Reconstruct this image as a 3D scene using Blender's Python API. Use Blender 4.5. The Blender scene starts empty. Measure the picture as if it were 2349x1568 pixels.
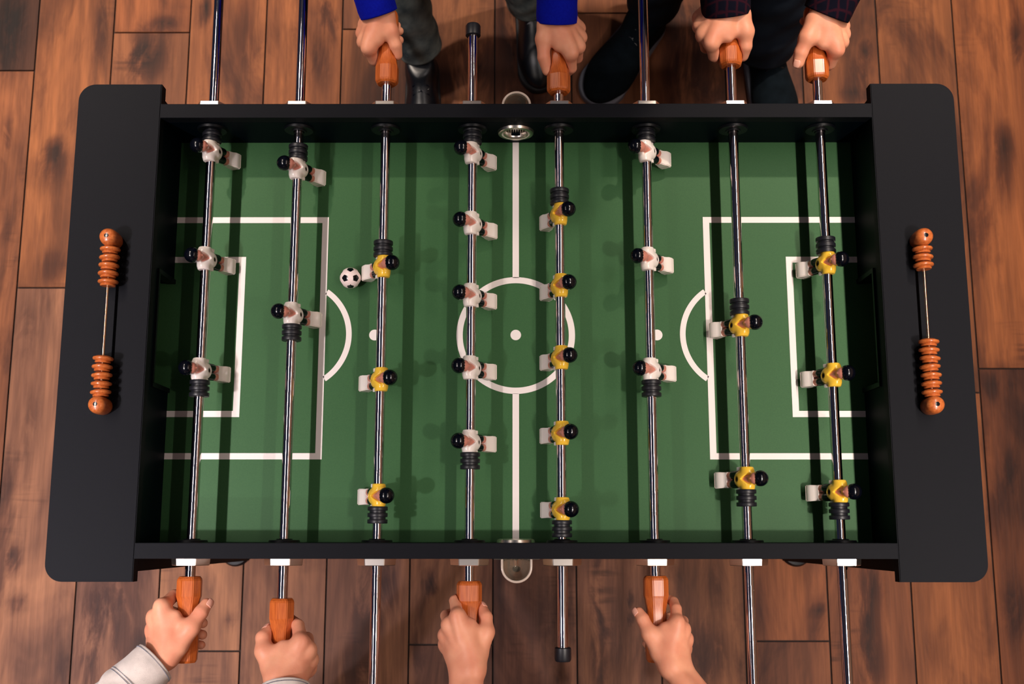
import bpy, bmesh, math, random
import numpy as np
from mathutils import Vector, Matrix

# ---------------------------------------------------------------- camera
scene = bpy.context.scene
C = scene.collection
TZ = 0.84                     # height of the table top above the floor
cam_data = bpy.data.cameras.new('camera')
cam = bpy.data.objects.new('camera', cam_data)
C.objects.link(cam)
cam.location = (-0.0006, -0.3053, TZ + 1.5911)
cam.rotation_euler = (0.17191, 0.00312, 0.00034)
cam_data.sensor_width = 36.0
cam_data.lens = 2475.08 / 2349 * 36.0
cam_data.clip_start = 0.05
cam_data.dof.use_dof = True
cam_data.dof.focus_distance = 1.66
cam_data.dof.aperture_fstop = 6.3
scene.camera = cam

# ---------------------------------------------------------------- look
scene.view_settings.view_transform = 'Standard'
scene.view_settings.look = 'None'
scene.view_settings.gamma = 1.0
scene.view_settings.use_curve_mapping = False
scene.view_settings.exposure = -0.25

# ---------------------------------------------------------------- world: dim room, warm ceiling above, cool dark walls around
world = bpy.data.worlds.new('world')
scene.world = world
world.use_nodes = True
wn = world.node_tree.nodes; wl = world.node_tree.links
wn.clear()
wo = wn.new('ShaderNodeOutputWorld'); wb = wn.new('ShaderNodeBackground')
wt = wn.new('ShaderNodeTexCoord'); ws = wn.new('ShaderNodeSeparateXYZ'); wm = wn.new('ShaderNodeMapRange'); wr = wn.new('ShaderNodeValToRGB')
wm.inputs['From Min'].default_value = -1; wm.inputs['From Max'].default_value = 1
wl.new(wt.outputs['Generated'], ws.inputs[0]); wl.new(ws.outputs['X'], wm.inputs[0]); wl.new(wm.outputs[0], wr.inputs[0])
wl.new(wr.outputs[0], wb.inputs[0]); wl.new(wb.outputs[0], wo.inputs[0])
# dark navy room on the left, dim violet ceiling, a lit warm wooden wall on the right
cr = wr.color_ramp
cr.elements[0].position = 0.0; cr.elements[0].color = (0.02, 0.045, 0.10, 1)
cr.elements[1].position = 1.0; cr.elements[1].color = (0.34, 0.19, 0.12, 1)
for p_, c_ in ((0.30, (0.10, 0.075, 0.08, 1)), (0.50, (0.06, 0.10, 0.17, 1)), (0.72, (0.16, 0.11, 0.10, 1)), (0.86, (0.95, 0.52, 0.30, 1))):
    e = cr.elements.new(p_); e.color = c_
wb.inputs[1].default_value = 0.40

# ---------------------------------------------------------------- ceiling lamps: two rows of spots
def lamp(x, y, power, color, sx=0.06, sy=0.06, z=TZ + 1.92, spread=84):
    d = bpy.data.lights.new('ceiling_lamp', 'AREA')
    d.shape = 'RECTANGLE'; d.size = sx; d.size_y = sy
    d.energy = power; d.color = color; d.spread = math.radians(spread)
    o = bpy.data.objects.new('ceiling_lamp', d)
    o.location = (x, y, z)
    C.objects.link(o)
WARM = (1.0, 0.84, 0.70)
MILD = (1.0, 0.88, 0.80)
PINK = (1.0, 0.91, 0.95)
lamp(0.96, 1.37, 25, WARM)
lamp(-1.31, 1.37, 34, WARM)
lamp(0.96, 0.05, 15, MILD, 0.04, 3.0)
lamp(-1.31, 0.05, 21, MILD, 0.04, 3.0)
lamp(0.96, -1.52, 6, MILD)
lamp(0.96, -0.65, 10, MILD)
lamp(-1.31, -0.65, 16, PINK)
lamp(-1.31, -1.52, 20, PINK)

# ---------------------------------------------------------------- materials
def srgb(r, g, b):
    f = lambda c: (c / 255 / 12.92) if c / 255 <= 0.04045 else ((c / 255 + 0.055) / 1.055) ** 2.4
    return (f(r), f(g), f(b), 1)

def mat(name, color, rough=0.5, metal=0.0, spec=0.5, **kw):
    m = bpy.data.materials.new(name); m.use_nodes = True
    b = m.node_tree.nodes['Principled BSDF']
    b.inputs['Base Color'].default_value = color
    b.inputs['Roughness'].default_value = rough
    b.inputs['Metallic'].default_value = metal
    b.inputs['Specular IOR Level'].default_value = spec
    for k, v in kw.items():
        b.inputs[k.replace('_', ' ')].default_value = v
    return m

def N(m, t): return m.node_tree.nodes.new(t)
def L(m, a, b): m.node_tree.links.new(a, b)

def noisy(m, c1, c2, scale, stretch=(1, 1, 1), bump=0.0, detail=4, bscale=None):
    """two-tone noise on the base colour and an optional fine bump"""
    b = m.node_tree.nodes['Principled BSDF']
    tc = N(m, 'ShaderNodeTexCoord'); mp = N(m, 'ShaderNodeMapping'); n = N(m, 'ShaderNodeTexNoise'); r = N(m, 'ShaderNodeValToRGB')
    mp.inputs['Scale'].default_value = stretch
    n.inputs['Scale'].default_value = scale; n.inputs['Detail'].default_value = detail
    L(m, tc.outputs['Object'], mp.inputs[0]); L(m, mp.outputs[0], n.inputs['Vector']); L(m, n.outputs[0], r.inputs[0])
    r.color_ramp.elements[0].color = c1; r.color_ramp.elements[0].position = 0.3
    r.color_ramp.elements[1].color = c2; r.color_ramp.elements[1].position = 0.7
    L(m, r.outputs[0], b.inputs['Base Color'])
    if bump:
        n2 = N(m, 'ShaderNodeTexNoise'); n2.inputs['Scale'].default_value = bscale or scale * 3; n2.inputs['Detail'].default_value = 3
        L(m, tc.outputs['Object'], n2.inputs['Vector'])
        bp = N(m, 'ShaderNodeBump'); bp.inputs['Strength'].default_value = bump; bp.inputs['Distance'].default_value = 0.001
        L(m, n2.outputs[0], bp.inputs['Height']); L(m, bp.outputs[0], b.inputs['Normal'])
    return m

M = {}
M['charcoal'] = noisy(mat('charcoal_laminate', srgb(15, 18, 27), 0.62, spec=0.12), srgb(10, 12, 19), srgb(14, 15, 21), 900, bump=0.25, bscale=1400)
M['black_wall'] = mat('black_board', srgb(2, 9, 18), 0.5, spec=0.07)
M['black_plastic'] = mat('black_plastic', srgb(6, 9, 15), 0.45, spec=0.25)
M['rubber'] = mat('black_rubber', srgb(22, 23, 30), 0.42, spec=0.5)
M['green'] = noisy(mat('green_field', srgb(52, 106, 62), 0.5, spec=0.15), srgb(52, 91, 55), srgb(57, 96, 58), 500, bump=0.08, bscale=900)
M['line'] = mat('white_field_line', srgb(236, 226, 222), 0.5, spec=0.3)
M['figure_white'] = mat('white_plastic', srgb(252, 238, 230), 0.22, spec=0.5, Subsurface_Weight=0.08)
M['figure_yellow'] = mat('yellow_plastic', srgb(255, 204, 66), 0.2, spec=0.5)
M['figure_black'] = mat('glossy_black_paint', srgb(6, 8, 16), 0.15, spec=0.5)
M['figure_skin'] = mat('pink_brown_paint', srgb(206, 134, 116), 0.25, spec=0.5)
M['screw'] = mat('dark_screw', srgb(60, 52, 40), 0.35, 0.9)
M['chrome_plastic'] = mat('chrome_plated_plastic', srgb(235, 225, 215), 0.30, 1.0)
M['ball_white'] = mat('white_ball_plastic', srgb(250, 228, 224), 0.25)
M['gold_rod'] = mat('bright_brass_wire', srgb(250, 205, 170), 0.2, 1.0)
M['clear'] = mat('clear_plastic', srgb(235, 225, 205), 0.06, spec=0.6, Transmission_Weight=0.9, IOR=1.35)

M['chrome'] = mat('polished_chrome', srgb(228, 218, 222), 0.04, 1.0)

M['clear_rim'] = mat('clear_plastic_rim', srgb(235, 215, 200), 0.15, spec=0.8, Transmission_Weight=0.35, IOR=1.5)
def grained(name, c1, c2, rough, stretch, scale=60, coat=0.0):
    m = noisy(mat(name, c1, rough), c1, c2, scale, stretch, detail=6)
    m.node_tree.nodes['Principled BSDF'].inputs['Coat Weight'].default_value = coat
    m.node_tree.nodes['Principled BSDF'].inputs['Coat Roughness'].default_value = 0.12
    return m
M['handle'] = grained('varnished_orange_wood', srgb(168, 76, 28), srgb(206, 108, 46), 0.34, (6, 0.35, 6), 90, 0.5)
M['bead'] = grained('varnished_bead_wood', srgb(176, 84, 36), srgb(210, 118, 58), 0.35, (3, 3, 1), 120, 0.5)

def skin_material(name, c1, c2):
    m = noisy(mat(name, c1, 0.46, spec=0.35), c1, c2, 28, bump=0.12, detail=3, bscale=420)
    b = m.node_tree.nodes['Principled BSDF']
    b.inputs['Subsurface Weight'].default_value = 0.15
    b.inputs['Subsurface Radius'].default_value = (0.006, 0.0025, 0.0012)
    b.inputs['Subsurface Scale'].default_value = 1.0
    return m
M['skin'] = skin_material('skin', srgb(222, 142, 112), srgb(238, 168, 134))
M['nail'] = mat('fingernail', srgb(236, 172, 150), 0.25)
M['hair'] = mat('brown_hair', srgb(45, 28, 18), 0.5)

def cloth(name, c1, c2, rough=0.9, scale=300, bump=0.5, bscale=900, sheen=0.2):
    m = noisy(mat(name, c1, rough, spec=0.15), c1, c2, scale, bump=bump, bscale=bscale)
    m.node_tree.nodes['Principled BSDF'].inputs['Sheen Weight'].default_value = sheen
    return m
M['blue'] = cloth('cobalt_blue_knit', srgb(0, 12, 150), srgb(2, 20, 165), sheen=0.0)
M['denim_light'] = cloth('pale_washed_denim', srgb(208, 196, 188), srgb(232, 218, 208), 0.9, 60, 0.5, 1500)
M['stitch'] = mat('grey_blue_stitching', srgb(112, 116, 130), 0.8)
M['jeans_grey'] = cloth('faded_grey_denim', srgb(52, 64, 70), srgb(122, 130, 126), 0.95, 22, 0.6, 1200, 0.0)
M['jeans_dark'] = cloth('dark_navy_denim', srgb(9, 17, 28), srgb(20, 28, 38), 0.95, 22, 0.5, 1200, 0.0)
M['khaki'] = cloth('plain_dark_trousers', srgb(40, 36, 34), srgb(50, 44, 40))
M['tee'] = cloth('plain_grey_tee', srgb(90, 88, 92), srgb(102, 98, 100))
M['shoe_black'] = noisy(mat('black_leather', srgb(8, 12, 20), 0.35, spec=0.5), srgb(6, 9, 16), srgb(12, 16, 24), 60, bump=0.2, bscale=500)
M['shoe_suede'] = noisy(mat('black_suede', srgb(10, 20, 28), 0.95, spec=0.1), srgb(4, 10, 15), srgb(9, 17, 23), 60, bump=0.4, bscale=900)
M['sole'] = mat('dark_grey_rubber_sole', srgb(86, 86, 96), 0.7)
M['sole_black'] = mat('black_rubber_sole', srgb(10, 12, 18), 0.7)

def plaid_material():
    m = mat('dark_plaid_flannel', srgb(14, 12, 26), 0.95, spec=0.1)
    b = m.node_tree.nodes['Principled BSDF']
    tc = N(m, 'ShaderNodeTexCoord'); w1 = N(m, 'ShaderNodeTexWave'); w2 = N(m, 'ShaderNodeTexWave'); mx = N(m, 'ShaderNodeMath'); r = N(m, 'ShaderNodeValToRGB')
    w1.bands_direction = 'X'; w2.bands_direction = 'Y'
    for w in (w1, w2):
        w.inputs['Scale'].default_value = 20; w.inputs['Distortion'].default_value = 1.0; w.inputs['Detail Scale'].default_value = 3
        L(m, tc.outputs['Object'], w.inputs['Vector'])
    mx.operation = 'MAXIMUM'
    L(m, w1.outputs[1], mx.inputs[0]); L(m, w2.outputs[1], mx.inputs[1]); L(m, mx.outputs[0], r.inputs[0])
    r.color_ramp.elements[0].color = srgb(12, 12, 26); r.color_ramp.elements[0].position = 0.80
    r.color_ramp.elements[1].color = srgb(46, 15, 28); r.color_ramp.elements[1].position = 1.0
    L(m, r.outputs[0], b.inputs['Base Color'])
    return m
M['plaid'] = plaid_material()

def floor_material():
    """old barn-wood planks; the 'tone' attribute is each plank's own stain, 'seed' shifts its grain"""
    m = mat('rustic_wood_plank', (0.3, 0.15, 0.08, 1), 0.6, spec=0.2)
    b = m.node_tree.nodes['Principled BSDF']
    tc = N(m, 'ShaderNodeTexCoord')
    at = N(m, 'ShaderNodeAttribute'); at.attribute_name = 'seed'
    tone = N(m, 'ShaderNodeAttribute'); tone.attribute_name = 'tone'
    add = N(m, 'ShaderNodeVectorMath'); add.operation = 'ADD'
    L(m, tc.outputs['Object'], add.inputs[0]); L(m, at.outputs['Vector'], add.inputs[1])
    def noise(sc, stretch, detail=5, dist=0.0, rough=0.6):
        mp = N(m, 'ShaderNodeMapping'); mp.inputs['Scale'].default_value = stretch
        n = N(m, 'ShaderNodeTexNoise'); n.inputs['Scale'].default_value = sc; n.inputs['Detail'].default_value = detail
        n.inputs['Distortion'].default_value = dist; n.inputs['Roughness'].default_value = rough
        L(m, add.outputs[0], mp.inputs[0]); L(m, mp.outputs[0], n.inputs['Vector'])
        return n.outputs[0]
    def ramp(f, stops):
        r = N(m, 'ShaderNodeValToRGB'); L(m, f, r.inputs[0])
        r.color_ramp.elements[0].position = stops[0][0]; r.color_ramp.elements[0].color = stops[0][1]
        r.color_ramp.elements[1].position = stops[-1][0]; r.color_ramp.elements[1].color = stops[-1][1]
        for p, c in stops[1:-1]:
            el = r.color_ramp.elements.new(p); el.color = c
        return r.outputs[0]
    def mix(f, a, bb, mode='MIX'):
        x = N(m, 'ShaderNodeMixRGB'); x.blend_type = mode
        if isinstance(f, float): x.inputs[0].default_value = f
        else: L(m, f, x.inputs[0])
        L(m, a, x.inputs[1])
        if isinstance(bb, tuple): x.inputs[2].default_value = bb
        else: L(m, bb, x.inputs[2])
        return x.outputs[0]
    # broad swirling figure along the board
    fig = noise(6, (1.0, 0.16, 1), 4, 1.4)
    col = ramp(fig, [(0.26, srgb(62, 34, 22)), (0.44, srgb(101, 62, 40)), (0.60, srgb(130, 83, 53)), (0.76, srgb(90, 54, 35))])
    gr = ramp(noise(95, (1.0, 0.045, 1), 6, 0.3, 0.7), [(0.3, (0.60, 0.57, 0.56, 1)), (0.65, (1.15, 1.15, 1.15, 1))])
    col = mix(0.8, col, gr, 'MULTIPLY')
    # smoky dark stains: general clouds plus listed blotches with painted shade, edges broken up by noise
    def math_(op, a, bb=None, clamp=False):
        x = N(m, 'ShaderNodeMath'); x.operation = op; x.use_clamp = clamp
        for i, q in enumerate((a, bb)):
            if q is None: continue
            if isinstance(q, (int, float)): x.inputs[i].default_value = q
            else: L(m, q, x.inputs[i])
        return x.outputs[0]
    sa = N(m, 'ShaderNodeAttribute'); sa.attribute_name = 'stain_shade'
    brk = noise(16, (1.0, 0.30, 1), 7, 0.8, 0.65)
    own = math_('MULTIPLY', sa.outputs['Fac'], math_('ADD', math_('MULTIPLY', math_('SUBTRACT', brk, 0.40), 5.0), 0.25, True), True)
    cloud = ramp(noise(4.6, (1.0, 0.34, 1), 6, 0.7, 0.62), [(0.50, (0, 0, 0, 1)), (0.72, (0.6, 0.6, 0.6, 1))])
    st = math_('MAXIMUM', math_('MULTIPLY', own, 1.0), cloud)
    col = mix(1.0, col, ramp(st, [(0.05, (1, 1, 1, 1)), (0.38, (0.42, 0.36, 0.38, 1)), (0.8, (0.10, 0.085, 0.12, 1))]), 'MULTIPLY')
    # oblique saw marks, in patches
    mp = N(m, 'ShaderNodeMapping'); mp.inputs['Scale'].default_value = (9, 75, 1); mp.inputs['Rotation'].default_value = (0, 0, 0.5)
    sw = N(m, 'ShaderNodeTexNoise'); sw.inputs['Scale'].default_value = 1.0; sw.inputs['Detail'].default_value = 3; sw.inputs['Distortion'].default_value = 0.4
    L(m, add.outputs[0], mp.inputs[0]); L(m, mp.outputs[0], sw.inputs['Vector'])
    swr = ramp(sw.outputs[0], [(0.50, (0, 0, 0, 1)), (0.66, (1, 1, 1, 1))])
    msk = ramp(noise(5.0, (1, 0.5, 1), 3), [(0.58, (0, 0, 0, 1)), (0.70, (0.8, 0.8, 0.8, 1))])
    mm = mix(1.0, swr, msk, 'MULTIPLY')
    col = mix(1.0, col, ramp(mm, [(0.0, (1, 1, 1, 1)), (1.0, (0.36, 0.32, 0.32, 1))]), 'MULTIPLY')
    # small pin knots
    vo = N(m, 'ShaderNodeTexVoronoi'); vo.inputs['Scale'].default_value = 5.0
    mp2 = N(m, 'ShaderNodeMapping'); mp2.inputs['Scale'].default_value = (1.6, 0.7, 1)
    L(m, add.outputs[0], mp2.inputs[0]); L(m, mp2.outputs[0], vo.inputs['Vector'])
    kn = ramp(vo.outputs['Distance'], [(0.0, (1, 1, 1, 1)), (0.02, (0.8, 0.8, 0.8, 1)), (0.05, (0, 0, 0, 1))])
    col = mix(kn, col, srgb(62, 38, 30))
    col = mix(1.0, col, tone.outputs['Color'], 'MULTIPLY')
    L(m, col, b.inputs['Base Color'])
    bp = N(m, 'ShaderNodeBump'); bp.inputs['Strength'].default_value = 0.25; bp.inputs['Distance'].default_value = 0.002
    L(m, gr, bp.inputs['Height']); L(m, bp.outputs[0], b.inputs['Normal'])
    return m
M['floor'] = floor_material()
M['gap'] = mat('dark_plank_gap', srgb(30, 18, 14), 0.9)

# ---------------------------------------------------------------- object helpers
def obj_mesh(name, me, parent=None, mats=(), smooth=False):
    o = bpy.data.objects.new(name, me)
    C.objects.link(o)
    for mm in mats:
        me.materials.append(M[mm] if isinstance(mm, str) else mm)
    if smooth:
        me.polygons.foreach_set('use_smooth', [True] * len(me.polygons))
    if parent: o.parent = parent
    return o

def obj(name, bm, mats, parent=None, smooth=False, angle=None):
    me = bpy.data.meshes.new(name); bm.normal_update(); bm.to_mesh(me); bm.free()
    if isinstance(mats, str): mats = (mats,)
    o = obj_mesh(name, me, parent, mats, smooth)
    if angle is not None:
        me.polygons.foreach_set('use_smooth', [True] * len(me.polygons))
        b2 = bmesh.new(); b2.from_mesh(me)
        for ed in b2.edges:
            if len(ed.link_faces) == 2 and ed.calc_face_angle(0) > math.radians(angle): ed.smooth = False
        b2.to_mesh(me); b2.free()
    return o

def thing(name, label, cat, loc=(0, 0, 0), group=None):
    o = bpy.data.objects.new(name, None); C.objects.link(o)
    o.location = loc; o.empty_display_size = 0.05
    tag(o, label, cat, group)
    return o

def tag(o, label, cat, group=None):
    o['label'] = label; o['category'] = cat
    if group: o['group'] = group

def copy_tree(o, parent=None):
    c = o.copy(); C.objects.link(c)
    if parent: c.parent = parent
    for ch in list(o.children): copy_tree(ch, c)
    return c

def box(bm, lo, hi, mi=0):
    vs = [bm.verts.new((x, y, z)) for x in (lo[0], hi[0]) for y in (lo[1], hi[1]) for z in (lo[2], hi[2])]
    for f in ((0, 1, 3, 2), (4, 6, 7, 5), (0, 4, 5, 1), (2, 3, 7, 6), (0, 2, 6, 4), (1, 5, 7, 3)):
        bm.faces.new([vs[i] for i in f]).material_index = mi
    return vs

def box_bm(lo, hi, bev=0.0, seg=2):
    bm = bmesh.new(); box(bm, lo, hi)
    if bev:
        bmesh.ops.bevel(bm, geom=list(bm.edges), offset=bev, segments=seg, affect='EDGES', profile=0.7)
    return bm

def prism(bm, pts, z0, z1, mi=0):
    a = [bm.verts.new((x, y, z0)) for x, y in pts]; b = [bm.verts.new((x, y, z1)) for x, y in pts]
    bm.faces.new(a[::-1]).material_index = mi; bm.faces.new(b).material_index = mi
    n = len(pts)
    for i in range(n):
        bm.faces.new((a[i], a[(i + 1) % n], b[(i + 1) % n], b[i])).material_index = mi

def lathe(bm, prof, axis='Z', n=32, c=(0, 0, 0), mi=0, closed=False, phase=0.0):
    """prof: list of (radius, height along axis)"""
    rings = []
    for r, h in prof:
        if r < 1e-6:
            p = {'X': (h, 0, 0), 'Y': (0, h, 0), 'Z': (0, 0, h)}[axis]
            rings.append([bm.verts.new((p[0] + c[0], p[1] + c[1], p[2] + c[2]))])
            continue
        ring = []
        for i in range(n):
            a = 2 * math.pi * i / n + phase
            u, v = r * math.cos(a), r * math.sin(a)
            p = {'X': (h, u, v), 'Y': (v, h, u), 'Z': (u, v, h)}[axis]
            ring.append(bm.verts.new((p[0] + c[0], p[1] + c[1], p[2] + c[2])))
        rings.append(ring)
    pairs = list(zip(rings[:-1], rings[1:]))
    if closed: pairs.append((rings[-1], rings[0]))
    for A, B in pairs:
        if len(A) == 1 and len(B) == 1: continue
        for i in range(n):
            j = (i + 1) % n
            if len(A) == 1: f = (A[0], B[i], B[j])[::-1]
            elif len(B) == 1: f = (A[i], A[j], B[0])
            else: f = (A[i], A[j], B[j], B[i])
            bm.faces.new(f).material_index = mi
    bmesh.ops.recalc_face_normals(bm, faces=bm.faces)
    return bm

def lathe_bm(*a, **k): return lathe(bmesh.new(), *a, **k)

# ---------------------------------------------------------------- organic shapes: signed distances polygonised with surface nets
def cone_d(P, a, b, ra, rb):
    a = np.array(a, np.float32); b = np.array(b, np.float32); ba = b - a
    t = np.clip(((P - a) @ ba) / max(float(ba @ ba), 1e-12), 0, 1)
    return np.linalg.norm(P - a - t[:, None] * ba, axis=1) - (ra + (rb - ra) * t)

def ell_d(P, c, r):
    c = np.array(c, np.float32); r = np.array(r, np.float32)
    q = (P - c) / r; k0 = np.linalg.norm(q, axis=1); k1 = np.linalg.norm(q / r, axis=1)
    return k0 * (k0 - 1) / np.maximum(k1, 1e-9)

def smin(a, b, k):
    h = np.clip(0.5 + 0.5 * (b - a) / k, 0, 1)
    return b + (a - b) * h - k * h * (1 - h)

def smax(a, b, k): return -smin(-a, -b, k)

def surface_nets(fn, lo, hi, step):
    lo = np.array(lo, np.float32); hi = np.array(hi, np.float32)
    n = np.ceil((hi - lo) / step).astype(int) + 1
    ax = [lo[i] + step * np.arange(n[i], dtype=np.float32) for i in range(3)]
    G = np.stack(np.meshgrid(*ax, indexing='ij'), -1).reshape(-1, 3)
    D = np.concatenate([fn(G[i:i + 400000]) for i in range(0, len(G), 400000)]).reshape(n)
    cn = np.array([(i, j, k) for i in (0, 1) for j in (0, 1) for k in (0, 1)])
    V = np.stack([D[i:n[0] - 1 + i, j:n[1] - 1 + j, k:n[2] - 1 + k] for i, j, k in cn], -1)
    S = V < 0
    act = S.any(-1) & ~S.all(-1)
    idx = -np.ones(act.shape, int); idx[act] = np.arange(act.sum())
    Va = V[act]; acc = np.zeros((len(Va), 3)); cnt = np.zeros(len(Va))
    for i in range(8):
        for j in range(i + 1, 8):
            if np.abs(cn[i] - cn[j]).sum() != 1: continue
            a, b = Va[:, i], Va[:, j]; s = (a < 0) != (b < 0)
            t = np.where(s, a / np.where(s, a - b, 1), 0)
            acc += np.where(s[:, None], cn[i] + t[:, None] * (cn[j] - cn[i]), 0); cnt += s
    verts = lo + step * (np.argwhere(act) + acc / cnt[:, None])
    faces = []
    sg = D < 0
    for d in range(3):
        u, v = (d + 1) % 3, (d + 2) % 3
        sl0 = [slice(None)] * 3; sl1 = [slice(None)] * 3
        sl0[d] = slice(0, n[d] - 1); sl1[d] = slice(1, n[d])
        a, b = sg[tuple(sl0)], sg[tuple(sl1)]
        E = np.argwhere(a != b)
        ok = (E[:, u] > 0) & (E[:, v] > 0) & (E[:, u] < n[u] - 1) & (E[:, v] < n[v] - 1)
        E = E[ok]
        if not len(E): continue
        fl = a[tuple(E.T)]
        eu = np.zeros(3, int); eu[u] = 1; ev = np.zeros(3, int); ev[v] = 1
        q = np.stack([idx[tuple((E - eu - ev).T)], idx[tuple((E - ev).T)], idx[tuple(E.T)], idx[tuple((E - eu).T)]], 1)
        q[~fl] = q[~fl][:, ::-1]
        faces.append(q)
    return verts, np.concatenate(faces)

def mesh_from(parts, name, relax=0):
    """parts: list of (verts, quads); joined into one mesh"""
    vs, fs, off = [], [], 0
    for v, f in parts:
        v = np.array(v, float)
        for _ in range(relax):
            acc = np.zeros_like(v); cnt = np.zeros(len(v))
            for i in range(4):
                np.add.at(acc, f[:, i], v[f[:, (i + 1) % 4]]); np.add.at(cnt, f[:, i], 1)
                np.add.at(acc, f[:, i], v[f[:, (i + 3) % 4]]); np.add.at(cnt, f[:, i], 1)
            v = 0.5 * v + 0.5 * acc / np.maximum(cnt, 1)[:, None]
        vs.append(v); fs.append(f + off); off += len(v)
    V = np.concatenate(vs); F = np.concatenate(fs)
    me = bpy.data.meshes.new(name)
    me.vertices.add(len(V)); me.vertices.foreach_set('co', V.astype(np.float32).ravel())
    me.loops.add(len(F) * 4); me.loops.foreach_set('vertex_index', F.ravel().astype(np.int32))
    me.polygons.add(len(F)); me.polygons.foreach_set('loop_start', np.arange(0, len(F) * 4, 4, dtype=np.int32))
    me.update(calc_edges=True); me.validate()
    return me

def blob(name, fn, lo, hi, step, mats, parent, relax=1):
    me = mesh_from([surface_nets(fn, lo, hi, step)], name, relax)
    return obj_mesh(name, me, parent, (mats,) if isinstance(mats, str) else mats, True)

# ================================================================ FLOOR (the setting)
rnd = random.Random(4)
PW, PX0 = 0.1837, -0.05
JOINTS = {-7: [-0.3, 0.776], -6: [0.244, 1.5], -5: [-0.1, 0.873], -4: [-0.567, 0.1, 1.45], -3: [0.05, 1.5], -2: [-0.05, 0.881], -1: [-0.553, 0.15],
          0: [0.05, 1.25], 1: [0.0, 0.922], 2: [0.1, 1.5], 3: [-0.545, 0.05], 4: [-0.1, 1.1], 5: [0.0, 1.2], 6: [0.055, 1.3], 7: [0.1, 0.7]}  # joints under the table are added to let tint change from near to far
TONES = {  # board tints, near joint to far; pinkish near light and players' shade painted in
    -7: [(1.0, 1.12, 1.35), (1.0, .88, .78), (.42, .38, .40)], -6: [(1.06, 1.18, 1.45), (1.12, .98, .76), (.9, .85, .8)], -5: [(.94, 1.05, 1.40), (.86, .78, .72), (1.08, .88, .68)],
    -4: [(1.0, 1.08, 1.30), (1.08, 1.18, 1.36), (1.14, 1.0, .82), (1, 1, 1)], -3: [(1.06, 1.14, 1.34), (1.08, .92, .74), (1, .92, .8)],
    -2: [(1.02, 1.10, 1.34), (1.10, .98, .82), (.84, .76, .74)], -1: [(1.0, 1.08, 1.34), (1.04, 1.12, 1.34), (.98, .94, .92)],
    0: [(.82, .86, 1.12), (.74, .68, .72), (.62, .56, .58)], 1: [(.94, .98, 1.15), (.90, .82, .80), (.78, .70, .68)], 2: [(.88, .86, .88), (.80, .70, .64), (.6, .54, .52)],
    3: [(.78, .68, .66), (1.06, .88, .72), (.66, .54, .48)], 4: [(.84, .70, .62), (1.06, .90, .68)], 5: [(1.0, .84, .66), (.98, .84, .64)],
    6: [(.68, .52, .42), (1.1, .88, .62), (.85, .7, .55)], 7: [(.7, .6, .5), (.8, .7, .6), (.8, .7, .6)]}
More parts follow.
